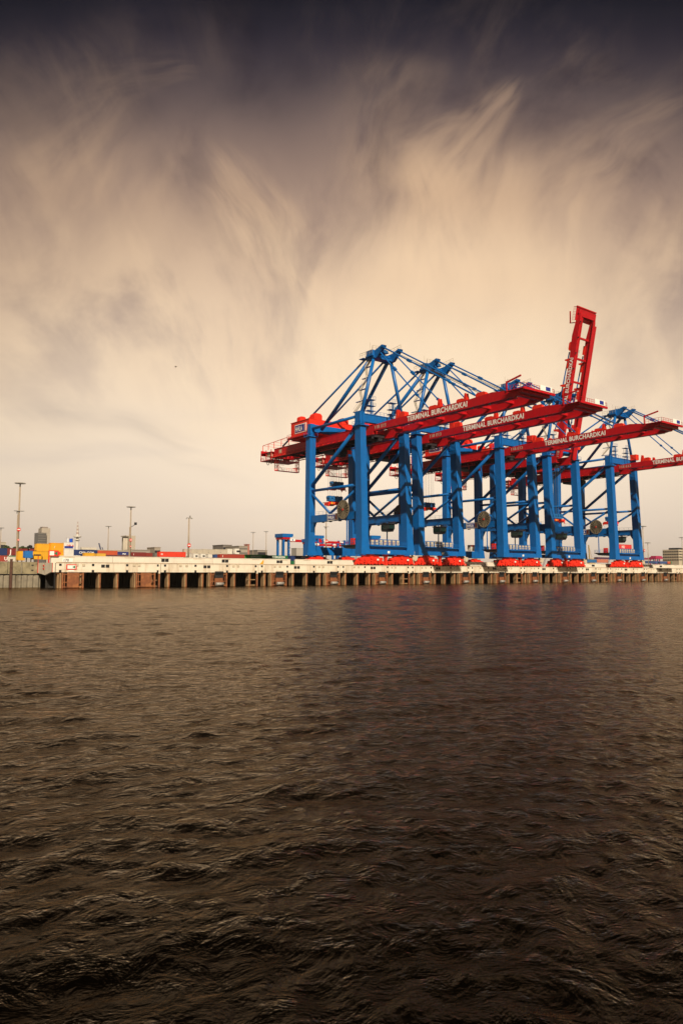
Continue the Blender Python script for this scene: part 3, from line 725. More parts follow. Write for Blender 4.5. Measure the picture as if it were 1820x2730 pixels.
    m.box(-4.3, 5.9, 61.1, 62.5, 41.85, 42.05); m.rail([(-4.2, 61.15, 42.05), (5.8, 61.15, 42.05)], 1.1, .05, 1.1); m.bar((-3.5, 61.15, 44.2), (-1, 61.15, 44.2), .12); m.bar((-3.5, 61.15, 44.0), (-1.2, 61.15, 42.1), .1); m.box(3.6, 6.6, 61.1, 62.4, 43.4, 43.5)
    P(m, 'maintenance_frame', REDO)
    # machinery house
    m = MB(); m.prism([(-9.4, 51.0), (9.4, 51.0), (9.4, 56.25), (-9.4, 56.25)], 1, 32.7, 43.8); m.box(-9.6, 9.6, 32.6, 43.9, 56.25, 56.4)
    for i in range(26): m.box(-9.4 + i * .74, -9.4 + i * .74 + .3, 32.62, 32.7, 51.1, 56.2)
    hs = P(m, 'machinery_house', REDO)
    m = MB(); m.box(-10.4, 10.2, 32.5, 45, 50.6, 51.0); m.box(-9, 9, 33.2, 44, 50.05, 50.6); m.rail([(-10.3, 44.9, 51.0), (-10.3, 32.6, 51)], 1.1, .05, 1.5); P(m, 'house_floor', RED, hs)
    for vx, vy, r_ in ((-7.6, 40.0, 1.25), (-4.6, 35.4, 1.7), (7.4, 35.6, 1.6)):
        m = MB(); z0 = 56.4
        m.prism([(vx - r_, z0), (vx + r_, z0), (vx + r_, z0 + r_ * 1.1), (vx + r_ * .6, z0 + r_ * 1.5), (vx - r_ * .6, z0 + r_ * 1.5), (vx - r_, z0 + r_ * 1.1)], 1, vy - r_ * .8, vy + r_ * .8); P(m, 'roof_vent', REDO, hs)
    m = MB(); m.box(-9.5, -9.4, 34.3, 41.3, 52.1, 55.2); P(m, 'sign', WHITE, hs)
    m = MB(); m.box(-9.56, -9.5, 35.5, 41.0, 52.5, 54.9); P(m, 'sign_field', LOGO, hs)
    m = MB(); m.box(-9.56, -9.5, 34.7, 35.1, 52.5, 54.9); P(m, 'sign_stripe', HULLRED, hs)
    lettering('HHLA', 2.4, WHITE, hs, (-9.57, 40.8 - 18, 52.8 - QZ), (0, -1, 0), (0, 0, 1), width=4.3)
    # apex
    m = MB()
    m.box(-4.4, 4.4, 4.2, 7.2, 71.9, 72.5)
    for sx in (-1, 1):
        m.prism([(8.9, 72.2), (8.9, 73.2), (6.6, 74.2), (4.0, 74.3), (.9, 75.3), (-.2, 74.9), (.4, 74.2), (1.6, 73.2), (3.4, 71.7), (6.4, 71.4)], 0, 3.5 * sx - .55, 3.5 * sx + .55)
        m.tube((3.5 * sx - .8, .6, 74.7), (3.5 * sx + .8, .6, 74.7), .42, n=12)
        m.box(4.1 * sx, 5.0 * sx, 4.4, 7.4, 72.5, 74.4)
    m.tube((-4.2, 5.6, 73.4), (4.2, 5.6, 73.4), .55, n=12)
    hd = P(m, 'mast_head', BLUE)
    m = MB(); m.box(-2.2, 2.0, 4.2, 6.8, 74.3, 74.5)
    for x in (-1.6, .2): m.tube((x, 4.0, 74.6), (x, 6.4, 74.8), .62, n=14)
    m.bar((-2.2, 4.4, 74.5), (-.6, 3.6, 75.6), .3); m.box(.6, 1.9, 4.6, 6.4, 74.5, 75.2)
    P(m, 'sheave_block', BLUE2, hd)
    m = MB(); m.rail([(-5.0, 10.6, 73.0), (-5.0, 4.4, 73.0), (-5.0, 4.2, 74.4), (-1, 4.0, 74.5), (2.8, 4.2, 74.4), (3.5, .2, 75.2)], 1.3, .05, 1.1); m.bar((-4.9, 5.5, 74), (-4.9, 5.5, 77), .06); P(m, 'handrail', BEIGE, hd)
    m = MB(); m.box(-5.0, -3.2, 8.8, 11.0, 72.5, 72.7); m.bar((-4, 10.6, 72.6), (-4, 7.5, 71.6), .2); P(m, 'landing', BLUE, hd)
    # stair along the left mast leg
    m = MB(); b = MB(); zs = [54.2, 57.6, 61.6, 65.4, 69.2, 72.4]
    for i, z in enumerate(zs):
        f = (z - 53.6) / 19.; xb = -8.6 + 5.1 * f
        b.box(xb - .4, xb + .4, 5.4, 9.4 - f * 1.2, z, z + .14)
        if i < len(zs) - 1:
            z2 = zs[i + 1]; f2 = (z2 - 53.6) / 19.; xn = -8.6 + 5.1 * f2
            ya_, yb_ = (9.2 - f, 6.2) if i % 2 == 0 else (6.2, 9.0 - f)
            for d in (-.35, .35): m.bar((xb + d, ya_, z + .1), (xn + d, yb_, z2), .09, .22); m.bar((xb + d, ya_, z + 1.1), (xn + d, yb_, z2 + 1.), .05)
            for j in range(10): g = j / 10; m.bar((xb + (xn - xb) * g - .35, ya_ + (yb_ - ya_) * g, z + (z2 - z) * g), (xb + (xn - xb) * g + .35, ya_ + (yb_ - ya_) * g, z + (z2 - z) * g), .2, .05)
    st = P(m, 'stair', BEIGE); P(b, 'landing', BLUE, st)
    # small access towers over the front beam
    for x, zt in ((-4.8, 58.4), (4.4, 58.6)):
        m = MB()
        for dx in (-.6, .6):
            for dy in (0, 1.2): m.bar((x + dx, 5 + dy, 53.35), (x + dx, 5 + dy, zt), .08)
        m.bar((x, 5, 53.4), (x, 5, zt), .28)
        for z in (54.6, 56.2, zt - .2): m.box(x - 1.5, x + 1.5, 4.6, 6.6, z, z + .12)
        m.rail([(x - 1.5, 4.7, zt), (x + 1.5, 4.7, zt)], 1., .04, .8); m.rail([(x - 1.5, 4.7, 56.3), (x + 1.5, 4.7, 56.3)], .9, .04, .8)
        P(m, 'access_tower', BLUE2)
    # cable drums on top of the front beam, right
    m = MB(); m.box(5.6, 8.0, 1.6, 4.3, 53.0, 55.4); P(m, 'electrical_box', REDO)
    # trolley parked over the portal
    m = MB(); m.box(-3.6, 3.6, 26, 34, 45.6, 46.9); m.box(-3.3, 3.3, 27, 33, 44.6, 45.6)
    for x in (-2.6, 2.2): m.tube((x, 27.5, 46.2), (x, 32.5, 46.2), .9, n=12)
    tr = P(m, 'trolley', DARK)
    m = MB(); m.prism([(22.6, 45.4), (22.6, 43.6), (23.4, 42.7), (25.6, 42.7), (25.9, 45.4)], 0, -3.2, -.7); P(m, 'trolley_cab', BLACK, tr)
    m = MB(); m.box(-3.9, -3.6, 22, 34, 45.5, 45.7); m.rail([(-3.9, 22, 45.7), (-3.9, 34, 45.7)], 1., .05, 1.2); m.box(-3.4, 3.4, 25.4, 25.7, 44.2, 45.5); P(m, 'trolley_walkway', REDO, tr)
    m = MB()
    for y in (10, 14, 18, 38, 42, 47, 52):
        m.box(-3.2, 3.2, y, y + .5, 46.3, 47.0)
    m.box(-3.3, -3.0, 7, 60, 46.6, 46.95); m.box(3.0, 3.3, 7, 60, 46.6, 46.95)
    P(m, 'trolley_rail', DARK, gd)
    return t
crane0 = make_crane()

def make_boom():
    """boom in hinge coordinates: y = 0 at the hinge, towards -y"""
    m = MB()
    o = MB()
    z = lambda a: a - HZ
    for sx in (-1, 1):
        x0, x1 = 3.95 * sx, 5.1 * sx
        # side outline in (y, z): constant depth, hump, then tapered nose
        pts = [(0.3, z(47.9)), (0.3, z(49.8)), (-6.5, z(50.15)), (-40, z(50.4)), (-47.5, z(50.75)), (-55.5, z(49.7)), (-56.2, z(48.6)), (-54, z(48.15)), (-5, z(47.95))]
        m.prism(pts, 0, min(x0, x1), max(x0, x1))
        m.box(3.4 * sx, 3.95 * sx, -54.5, 0, z(47.95), z(48.15))
        m.box(3.75 * sx, 3.95 * sx, -54.5, 0, z(48.15), z(48.5))
    for y in (-3, -12, -21, -30, -39, -47): m.box(-3.95, 3.95, y - .35, y + .35, z(49.0), z(49.8))
    m.box(-5.0, 5.0, -55.9, -54.9, z(48.3), z(49.5))
    b = m.build('boom', RED, loc=(0, HY - 18, HZ - QZ))
    # lettering on both outer faces
    m = lettering('TERMINAL BURCHARDKAI', 2.1, WHITE, b, (-5.11, -11.8 - HY, z(48.38)), (0, -1, 0.0085), (0, 0, 1), width=23.8, bold=.03)
    m = lettering('TERMINAL BURCHARDKAI', 2.1, WHITE, b, (5.11, -35.4 - HY, z(48.55)), (0, 1, -0.0085), (0, 0, 1), width=23.8, bold=.03)
    lettering('118 E13', 1.5, BEIGE, b, (-5.11, -.2, z(48.45)), (0, -1, .01), (0, 0, 1), width=5.2, bold=.01)
    # tip platform
    m = MB(); m.box(-6.2, 6.4, -58.6, -53.2, z(49.62), z(49.78)); m.box(-5.4, 5.6, -57.6, -55.9, z(48.75), z(49.62)); m.box(-6.2, 6.4, -58.7, -58.3, z(49.3), z(49.9))
    tp = m.build('tip_platform', RED, b)
    m = MB(); m.rail([(-6.1, -53.3, z(49.78)), (-6.1, -58.5, z(49.78)), (6.3, -58.5, z(49.78)), (6.3, -53.3, z(49.78))], 1.2, .05, 1.); m.build('handrail', RED, b)
    m = MB(); m.box(.2, 5.0, -58.78, -58.7, z(49.9), z(51.3)); m.build('sign', WHITE, b)
    m = MB(); m.box(2.4, 4.3, -58.83, -58.78, z(50.1), z(51.1)); m.build('sign_field', LOGO, b)
    m = MB(); m.bar((-5.2, -52.4, z(50)), (-5.2, -52.4, z(52.6)), .3); m.bar((-5.2, -52.4, z(52.3)), (-5.2, -57.0, z(53.2)), .3, .4); m.build('davit', RED, b)
    # brackets, boxes, hoist gear on top
    for y, h in ((-10.4, 2.6), (-28.0, 2.6), (-38.0, 2.2)):
        m = MB()
        for x in (-4.9, -4.1, 4.1, 4.9): m.prism([(y - .7, z(50.2)), (y + .7, z(50.2)), (y + .25, z(50.2) + h), (y - .25, z(50.2) + h)], 0, x - .13, x + .13)
        m.each('stay_bracket', REDO, b)
    for y, w, h in ((-12.5, 2.4, 1.3), (-25.5, 3.2, 1.0), (-36., 2.6, .9), (-43.4, 3.4, 1.3)):
        m = MB(); m.box(-5.0, -3.8, y - w / 2, y + w / 2, z(50.2), z(50.3) + h * .7); m.prism([(y - w / 2, z(50.3) + h * .7), (y + w / 2, z(50.3) + h * .7), (y + w / 3, z(50.3) + h), (y - w / 3, z(50.3) + h)], 0, -5., -3.8)
        m.box(3.8, 5.0, y - w / 2, y + w / 2, z(50.2), z(50.3) + h * .7); m.each('deck_box', REDO, b)
    m = MB(); m.box(5.25, 6.2, -53, 0, z(48.2), z(48.3)); m.rail([(6.15, 0, z(48.3)), (6.15, -53, z(48.3))], 1.1, .05, 2.2); m.build('walkway', RED, b)
    m = MB()
    for i in range(9): m.box(-5.2, -4.9, -4.4 - i * 6, -4.9 - i * 6, z(47.55), z(47.95))
    m.each('lamp', DARK, b)
    return b
boom0 = make_boom()
def stays(par, ang):
    """two pairs of forestays per crane, from the mast head to the (possibly raised) boom"""
    def bp(x, y, zz):
        p = Vector((0, y, zz - HZ)); c, s_ = math.cos(ang), math.sin(ang)
        return Vector((x, HY + p.y * c + p.z * s_, HZ - p.y * s_ + p.z * c))
    for sx in (-1, 1):
        for y, r in ((-23.2, .21), (-41.2, .24)):
            top = Vector((3.5 * sx, 2.4 if y > -30 else .9, 73.4 if y > -30 else 74.6)); e_ = bp(4.5 * sx, y, 51.2)
            m = MB()
            if ang < .3:
                m.tube(top, e_, r, n=8)
                mid = top.lerp(e_, .30); m.bar(mid, mid + (e_ - top).normalized() * 1.6, .8, .8); m.bar(top.lerp(e_, .78), top.lerp(e_, .80), .7, .7)
            else:
                # folded links hang beside the raised boom
                k = bp(4.6 * sx, y * .42, 52.4); m.tube(top, top.lerp(k, .999), r, n=8) if y < -30 else m.tube(top, bp(4.5 * sx, y * .62, 51.6), r, n=8)
                m.tube(k, e_, r, n=8)
            m.build('forestay', BLUE, par, off=OFF)
    m = MB()
    for x in (-1.4, -.9, .9, 1.4):
        m.tube((x, 3.6, 75.4), bp(x, -43, 50.8), .045, n=4, caps=False)
    m.build('boom_hoist_rope', ROPE, par, off=OFF)
def make_spreader(par, Y, Z):
    m = MB(); m.box(-1.1, 1.1, -3.0, 3.0, -.3, .3); m.box(-1.1, 1.1, -3.2, -1.7, -.6, .1); m.box(-1.1, 1.1, 1.7, 3.2, -.6, .1)
    m.box(-3.2, 3.2, -1.5, 1.5, -.35, .35); m.box(-3.5, -2.9, -1.25, 1.25, -.75, .35); m.box(2.9, 3.5, -1.25, 1.25, -.75, .35)
    for x in (-3.4, 3.4):
        for y in (-1.2, 1.2): m.bar((x, y, -.5), (x + (.35 if x > 0 else -.35), y, -1.2), .25)
    s_ = m.build('spreader', REDO, par, loc=(0, Y - 18, Z - QZ))
    m = MB(); m.box(-2.9, 2.9, -.8, .8, .75, 1.5); m.box(-2.2, 2.2, -.5, .5, .35, .75)
    for x in (-2.4, -.9, .7, 2.3): m.tube((x, -.9, 2.0), (x, .9, 2.0), .62, n=12); m.box(x - .35, x + .35, -.6, .6, 1.5, 2.6)
    m.build('headblock', BLUE2, s_)
    m = MB(); m.box(-1.4, 1.4, -1.53, 1.53, -.15, .2); m.box(-2.6, -2.0, -1.55, 1.55, -.4, .37); m.box(2.0, 2.6, -1.55, 1.55, -.4, .37); m.build('spreader_mark', YELLOW, s_)
    m = MB()
    for x in (-2.4, -.9, .7, 2.3):
        for y in (-.5, .5): m.tube((x, y, 2.4), (x, y, 46.2 - Z), .035, n=4, caps=False)
    m.build('hoist_rope', ROPE, s_)
LAB = ['nearest blue gantry crane at the left, red boom lowered, whole machinery house sign in view',
       'second blue gantry crane from the left, its lowered boom passing under the first boom',
       'middle blue gantry crane of five, lowered red boom crossing in front of the raised boom',
       'blue gantry crane with its red boom raised almost upright',
       'rightmost blue gantry crane, lowered boom running out of the picture']
SPR = [(30.5, 27.3), (60.9, 37.2), (51.3, 30.6), (7.9, 24.5), (11.2, 25.6)]
RAISE = math.radians(78.2)
cranes = []
for i, xc in enumerate(XC):
    c = crane0 if i == 0 else copy_tree(crane0)
    cranes.append(c)
for i, xc in enumerate(XC):
    c = cranes[i]; c.location = (xc, 18, QZ); c['label'] = LAB[i]
    b = boom0 if i == 0 else copy_tree(boom0)
    b.parent = c; b.rotation_euler = (-RAISE if i == 3 else 0, 0, 0)
    stays(c, RAISE if i == 3 else 0.)
    make_spreader(c, *SPR[i])

# ================================================================== YARD
def container(x0, x1, Y, z0, z1, base, label, text=None, tcol=None, tsize=1.2, depth=2.44, ribs=True, tx=.5, cat='container', group=None, door=False, stripe=None):
    L = x1 - x0; H = z1 - z0; rn = random.Random(int(x0 * 10) + int(z0 * 7))
    m_ = mat('container_%d_%d_%d' % tuple(int(c * 100) for c in base), base, .55, var=.10, vscale=.5, dirt=tuple(c * .45 + .02 for c in base), dscale=.45, dstr=.4, streaks=True)
    t = thing('container', (x0, Y, z0), label, cat, group)
    m = MB(); m.box(.06, L - .06, .06, depth - .06, .1, H - .04)
    if ribs:
        n = max(4, int(L / .42))
        for i in range(n):
            xx = .2 + i * (L - .4) / n; w = (L - .4) / n
            m.prism([(xx, .06), (xx + w * .15, .015), (xx + w * .5, .015), (xx + w * .65, .06)], 2, .2, H - .15)
    m.build('body', m_, t)
    f = MB()
    for xx in (0, L - .16):
        for yy in (0, depth - .16): f.box(xx, xx + .16, yy, yy + .16, 0, H)
    for yy in (.01, depth - .13):
        f.box(.16, L - .16, yy, yy + .12, H - .13, H - .003); f.box(.16, L - .16, yy, yy + .12, .003, .16)
    for xx in (.01, L - .13): f.box(xx, xx + .12, .16, depth - .16, H - .13, H - .003); f.box(xx, xx + .12, .16, depth - .16, .003, .16)
    f.build('frame', m_, t)
    d = MB()
    for k in (0, 1): d.box(-.03, .05, .2 + k * 1.04, 1.2 + k * 1.04, .2, H - .2)
    for yy in (.45, .85, 1.55, 1.95): d.bar((-.06, yy, .2), (-.06, yy, H - .2), .05)
    d.build('door', m_, t)
    if text:
        lettering(text, tsize, tcol or WHITE, t, (L * tx, -.0, H * .5 - tsize * .36), (1, 0, 0), (0, 0, 1), align='LEFT', bold=.02)
    if stripe:
        MB().box(.2, L - .2, -.02, .012, H * stripe[0], H * stripe[1]).build('stripe', stripe[2], t)
    return t
def cont(px0, px1, py0, py1, Y, base, label, **k):
    a = at(px0, (py0 + py1) / 2, Y); b = at(px1, (py0 + py1) / 2, Y); zt = at((px0 + px1) / 2, py0, Y).z; zb = at((px0 + px1) / 2, py1, Y).z
    return container(a.x, b.x, Y, zb, zt, base, label, **k)
NAVY = (.012, .03, .12); MAROON = (.20, .022, .018); ORNG = (.52, .085, .028); BRED = (.72, .045, .018); GRN = (.01, .14, .05); LGRN = (.07, .38, .07); OFFW = (.60, .54, .44); BEI = (.50, .43, .33); YEL = (.70, .36, .015); SKYB = (.015, .15, .45); DGREY = (.16, .14, .12)
cont(-12, 19, 1461.5, 1480, 110, NAVY, 'navy container at the left edge, beside the maroon J container')
cont(19.5, 99, 1462.5, 1480.5, 110, MAROON, 'maroon container with a large white J below the trees', text='J', tsize=2.3, tx=.06)
cont(-14, 20, 1481, 1497, 100, (.34, .05, .03), 'rust red container at the left edge under the navy one', text='U', tsize=1.6, tx=.75)
cont(20.5, 48, 1482, 1497, 100, OFFW, 'off-white container with thin green top band, left edge lower row', stripe=(.85, .96, MATS.get('sign_green_paint')))
cont(48.5, 66.5, 1469, 1494, 70, YEL, 'narrow yellow container with pale door left of the blue cabin', cat='container', group='yellow containers')
cont(67, 87.5, 1468.5, 1487.5, 62, SKYB, 'small bright blue site cabin in front of the yellow boxes', cat='cabin')
cont(88, 111, 1470, 1491, 64, ORNG if False else (.78, .38, .01), 'yellow box with dark louvre, right of the blue cabin', cat='container', stripe=(.45, .62, DARK))
cont(111.5, 134, 1470.5, 1492, 66, YEL, 'ribbed yellow container on the lower row near the quay end')
cont(97.6, 135, 1449.5, 1469.8, 70, YEL, 'ribbed yellow container on the upper row, left of the amber box')
cont(135.5, 169.5, 1470.2, 1486, 68, (.80, .37, .01), 'lower amber box below the tall amber box', ribs=False)
cont(135.5, 169.5, 1447.5, 1470, 68, (.80, .34, .008), 'tall amber box with a small white mark beside the white tower', text='/', tsize=.9, tx=.25, ribs=False)
cont(170.2, 196.5, 1463, 1487, 68, (.70, .66, .60), 'plain white block under the white block with navy band', ribs=False)
cont(170.2, 196.5, 1446.5, 1462.7, 68, (.72, .68, .62), 'white block with navy band and small red letters', text='DELA', tsize=.9, tcol=HULLRED, tx=.3, ribs=False, stripe=(.06, .42, MATS['logo_blue_paint']))
cont(196.8, 260, 1466, 1480.5, 130, NAVY, 'navy container with white CMA CGM lettering', text='CMA CGM', tsize=1.25, tx=.22)
cont(218, 257, 1459.5, 1465.5, 150, OFFW, 'off-white container behind the CMA CGM container')
cont(226, 252, 1474, 1484, 100, YEL, 'low yellow container in front of the CMA CGM container')
cont(258, 282, 1475.5, 1485, 100, (.66, .38, .05), 'low dull yellow container in front of the orange container')
cont(260.5, 313, 1468, 1481.5, 150, ORNG, 'long orange container right of the navy lettered one')
cont(313.5, 350, 1471, 1479.5, 170, (.03, .035, .16), 'indigo container with white swoosh left of the maroon pair', text='~', tsize=3., tx=.35)
cont(268, 352, 1479.8, 1487, 140, (.13, .04, .04), 'dark maroon container under the indigo one')
cont(350.5, 389, 1472.5, 1484, 165, MAROON, 'maroon container, left one of the pair mid-yard', text='I', tsize=1.1, tx=.14)
cont(389.5, 412, 1474, 1484, 165, (.24, .03, .02), 'shorter maroon container, right one of the pair mid-yard')
cont(412.5, 424, 1474, 1484, 150, DGREY, 'small grey container end between maroon and bright red')
cont(425, 495, 1471, 1485, 125, BRED, 'long bright red container, brightest on the left half', text='=', tsize=1.6, tx=.06)
cont(495.5, 520, 1475.5, 1487, 125, (.55, .51, .45), 'pale grey container right of the bright red one')
for a, b_, lbl in ((516, 528.5, 'white refrigerated container end with dark fan, left one of two'), (535.5, 548, 'white refrigerated container end with dark fan, right one of two')):
    c = cont(a, b_, 1476.5, 1486.5, 118, (.72, .68, .60), lbl, ribs=False)
    MB().box(.9, 1.9, -.05, .05, .35, .95).build('fan', DARK, c)
cont(555, 566, 1477.5, 1486.5, 118, (.68, .63, .55), 'plain white container end under the beige row')
cont(571, 586, 1478.5, 1487, 118, (.03, .07, .2), 'small blue container end left of the long maroon one')
cont(491, 510, 1464, 1475, 190, (.50, .40, .33), 'tan container at the left start of the beige upper row')
for a, b_, lbl in ((510.5, 541, 'beige container in the upper row, second from its left end'), (541.5, 573, 'beige container in the middle of the upper row'), (573.5, 606, 'beige container in the upper row, beside the white end')):
    cont(a, b_, 1464.5, 1478, 190, BEI, lbl, text='-', tsize=2.2, tx=.4, tcol=GREY, group='beige containers in the upper row')
cont(606.5, 619, 1463.5, 1477, 190, (.68, .64, .55), 'white container end closing the beige upper row')
cont(619.5, 626, 1464, 1477, 192, (.38, .33, .27), 'narrow taupe container end before the white reefer')
c = cont(626.5, 637.5, 1462.5, 1477, 188, (.74, .70, .62), 'white refrigerated container end with dark fan in the upper row', ribs=False); MB().box(1.0, 3.6, -.05, .05, 1.0, 2.0).build('fan', DARK, c)
cont(586.5, 652, 1478, 1488, 112, (.34, .04, .022), 'long rust red container left of the green containers', text='I', tsize=1.3, tx=.1)
cont(652.5, 713.5, 1479, 1489, 114, LGRN, 'bright green container with white EVERGREEN band', text='EVERGREEN', tsize=1.0, tx=.27, stripe=(.0, .001, WHITE) if False else None)
cont(714, 774.5, 1481, 1490, 112, GRN, 'dark green container with EVERGREEN lettering', text='EVERGREEN', tsize=1.25, tx=.2)
cont(775, 788, 1481.5, 1495, 108, NAVY, 'plain navy container end left of the ITALIA container')
cont(776, 788, 1495.2, 1505, 106, GRN, 'green container end seen through the gap in the flood wall')
cont(788.5, 828, 1481.8, 1491, 108, NAVY, 'navy container with white ITALIA lettering', text='ITALIA', tsize=1.5, tx=.36)
# right side of the yard
cont(1562, 1590, 1491.5, 1500, 90, (.02, .13, .32), 'blue container left of the salmon container, right part of the yard')
cont(1591, 1621, 1491.5, 1500, 90, (.50, .16, .10), 'salmon container beside the blue one, right part of the yard')
cont(1648, 1683, 1451.8, 1464.5, 62, (.62, .03, .03), 'red container with white HU letters behind the last crane', text='HU', tsize=2.2, tx=.25)
cont(1706, 1745, 1495.5, 1502, 80, (.03, .06, .16), 'dark blue container right of the last crane', group='row of containers at the right')
cont(1746, 1778, 1496.5, 1503, 80, (.04, .08, .22), 'blue container below the magenta machinery', group='row of containers at the right')
cont(1779, 1787, 1497, 1503, 80, (.5, .1, .05), 'small orange container end beside a green one', group='row of containers at the right')
cont(1788, 1798, 1497, 1503, 80, (.02, .2, .08), 'small green container end before the office block', group='row of containers at the right')
cont(1799, 1812, 1497, 1503, 80, (.42, .08, .05), 'small red container end before the office block', group='row of containers at the right')
cont(1798, 1850, 1490.5, 1496.5, 86, (.03, .12, .3), 'blue container with white strip at the right edge', group='row of containers at the right', stripe=(.4, .7, WHITE))
for a, b_, lbl in ((1452, 1490, 'dark blue container with pale letters between the third and fourth crane feet'),):
    cont(a, b_, 1479, 1488, 60, (.03, .03, .12), lbl, text='HAPAG', tsize=1.4, tx=.2)
cont(1255, 1269, 1453, 1469, 95, (.66, .62, .55), 'white block with red top behind the third crane', stripe=(.72, .98, HULLRED), ribs=False)
cont(1290, 1335, 1458, 1470, 100, (.62, .58, .52), 'pale container with red band behind the third crane leg', stripe=(.2, .4, HULLRED))
cont(1592, 1640, 1486, 1491, 95, (.08, .03, .07), 'dark plum container between the last two cranes')

# stacking cranes of the yard: blue towers with blue caps, red and white girders
def yard_crane(px0, px1, pyt, pyb, Y, label):
    a = at(px0, pyt, Y); b = at(px1, pyb, Y); zt = a.z; L = b.x - a.x
    t = thing('stacking_crane', (a.x, Y, QZ), label, 'yard crane', 'blue yard stacking cranes')
    H = zt - QZ; k = H / 20.
    for x0 in (0, L - 5 * k):
        m = MB()
        for d in (0, 3.6 * k): m.box(x0 + d, x0 + d + 1.0 * k, 0, 1.2 * k, 0, H * .88); m.box(x0 + d, x0 + d + 1.0 * k, 6 * k, 7.2 * k, 0, H * .88)
        m.box(x0, x0 + 4.6 * k, .1, 7.1 * k, H * .30, H * .34)
        tw = m.build('tower', BLUE, t)
        m = MB()
        for i in range(9):
            zz = H * .88 * (i + .5) / 9; m.bar((x0 + 3.7 * k, -.3, zz), (x0 + 4.8 * k, -.3, zz + .8 * (1 if i % 2 else -1)), .2)
        m.build('stair', GREY, tw)
    m = MB(); m.prism([(-.6, H * .90), (5.6 * k, H * .90), (6.6 * k, H * .93), (6.6 * k, H), (-.6, H)], 1, -.4, 8 * k); m.build('cap', BLUE, t)
    m = MB(); m.box(-.3, 4.6 * k, -.2, 7.5 * k, H * .84, H * .90); m.box(4.6 * k, L, .4, 1.4, H * .78, H * .84); m.box(4.6 * k, L, 5 * k, 5 * k + 1, H * .78, H * .84); m.build('girder', RED, t)
    m = MB(); m.box(5 * k, 8.5 * k, .25, .4, H * .79, H * .86); m.box(L * .7, L * .7 + 2.5 * k, .25, .4, H * .8, H * .84); g = m.build('sign', WHITE, t)
    m = MB(); m.box(6.3 * k, 7.1 * k, .2, .25, H * .805, H * .845); m.build('sign_mark', LOGO, g)
    return t
yard_crane(755, 864, 1422.5, 1480, 150, 'blue yard crane standing clear left of the first gantry crane')
yard_crane(839, 935, 1427, 1480, 175, 'blue yard crane seen through the portal of the first gantry crane')
yard_crane(991, 1090, 1427.5, 1480, 185, 'blue yard crane behind the waterside sill of the first gantry crane')
yard_crane(824, 915, 1436.5, 1480, 140, 'lower blue yard crane just right of the first landside leg')

# light masts
def mast(px, pyt, Y, label, r=.45, crown=True, extras=(), group=None, style=0):
    p = at(px, pyt, Y); H = p.z - QZ
    t = thing('light_mast', (p.x, Y, QZ), label, 'light mast', group)
    MB().tube((0, 0, 0), (0, 0, H), r, r * .6, n=10).build('pole', mat('mast_steel', (.34, .26, .18), .6, var=.15), t, smooth=True)
    m = MB(); R = 1.35 if r > .3 and group is None else (1.7 if group else 1.3)
    if style == 0:
        for i in range(12):
            a = 2 * PI * i / 12; m.bar((0, 0, H - .25), (R * math.cos(a), R * math.sin(a), H), .12); m.box(R * math.cos(a) - .35, R * math.cos(a) + .35, R * math.sin(a) - .3, R * math.sin(a) + .3, H - .25, H + .05)
        m.tube((0, 0, H - .15), (0, 0, H + .12), R * .75, n=16)
    else:
        m.box(-R * .7, R * .7, -.3, .3, H - .3, H); m.bar((-R * .7, 0, H), (-R * .95, 0, H - .7), .2); m.box(R * .2, R * .5, -.3, .3, H, H + .8); m.box(R * .7, R * 1.1, -.3, .3, H - .5, H - .1)
    m.build('lamp_head', GREY, t)
    for e_ in extras:
        z = at(px, e_[1], Y).z - QZ
        if e_[0] == 'disc':
            q = MB(); q.tube((0, -r - .25, z), (0, -r, z), e_[2], n=18); s_ = q.build('marker_disc', HULLRED, t); q = MB(); q.box(-e_[2] * .7, e_[2] * .7, -r - .3, -r - .25, z - e_[2] * .25, z + e_[2] * .25); q.build('marker_bar', WHITE, s_)
        if e_[0] == 'deck':
            q = MB(); q.box(-e_[2], e_[2], -.8, .8, z, z + .15); q.box(-e_[2] * .5, -e_[2] * .2, -.5, .2, z - .8, z); q.build('deck_or_fill', GREY, t)
        if e_[0] == 'cam':
            q = MB(); q.bar((0, 0, z - 1.4), (e_[2], 0, z), .18); q.box(e_[2] - .4, e_[2] + .4, -.4, .4, z - .3, z + .7); q.build('camera', DARK, t)
        if e_[0] == 'thick':
            q = MB(); q.tube((-r * .9, -.2, 0), (-r * .9, -.2, z), r * .75, n=8); q.build('ladder_cage', mat('mast_steel', (.34, .26, .18)), t)
    return t
mast(54, 1287.5, 90, 'tall leftmost light mast with red disc above the containers', .36, extras=(('deck', 1363, 1.5), ('disc', 1412, .62), ('disc', 1440, .36), ('thick', 1372, 0)))
mast(349.5, 1351, 110, 'tall light mast with camera arm in front of the silos', .36, extras=(('cam', 1397, 2.0), ('disc', 1440, .6), ('disc', 1457, .36), ('thick', 1405, 0)))
mast(504, 1380, 105, 'light mast with crooked lamp head above the beige containers', .40, extras=(('disc', 1454, .8),), style=1)
mast(869.5, 1340, 120, 'light mast standing between the legs of the first gantry crane', .35, extras=(('deck', 1405, 1.2), ('disc', 1443, .9)))
for px, py, Y, lb in ((2.7, 1407, 330, 'thin pale light mast at the left edge of the yard'), (289.5, 1403, 330, 'thin pale light mast left of the silos'), (675, 1419, 380, 'thin far light mast, left one of the pair over the green container'), (709.6, 1417, 380, 'thin far light mast, right one of the pair over the green container')):
    mast(px, py, Y, lb, .38, group='thin light masts far in the yard')
mast(1712.7, 1403, 20, 'light mast with red marker just right of the last crane', .26, extras=(('disc', 1467.5, .6),))
mast(1726, 1447, 60, 'shorter thin light mast right of the last crane', .22)
mast(1817, 1433, 60, 'thin light mast at the right edge by the office block', .22)

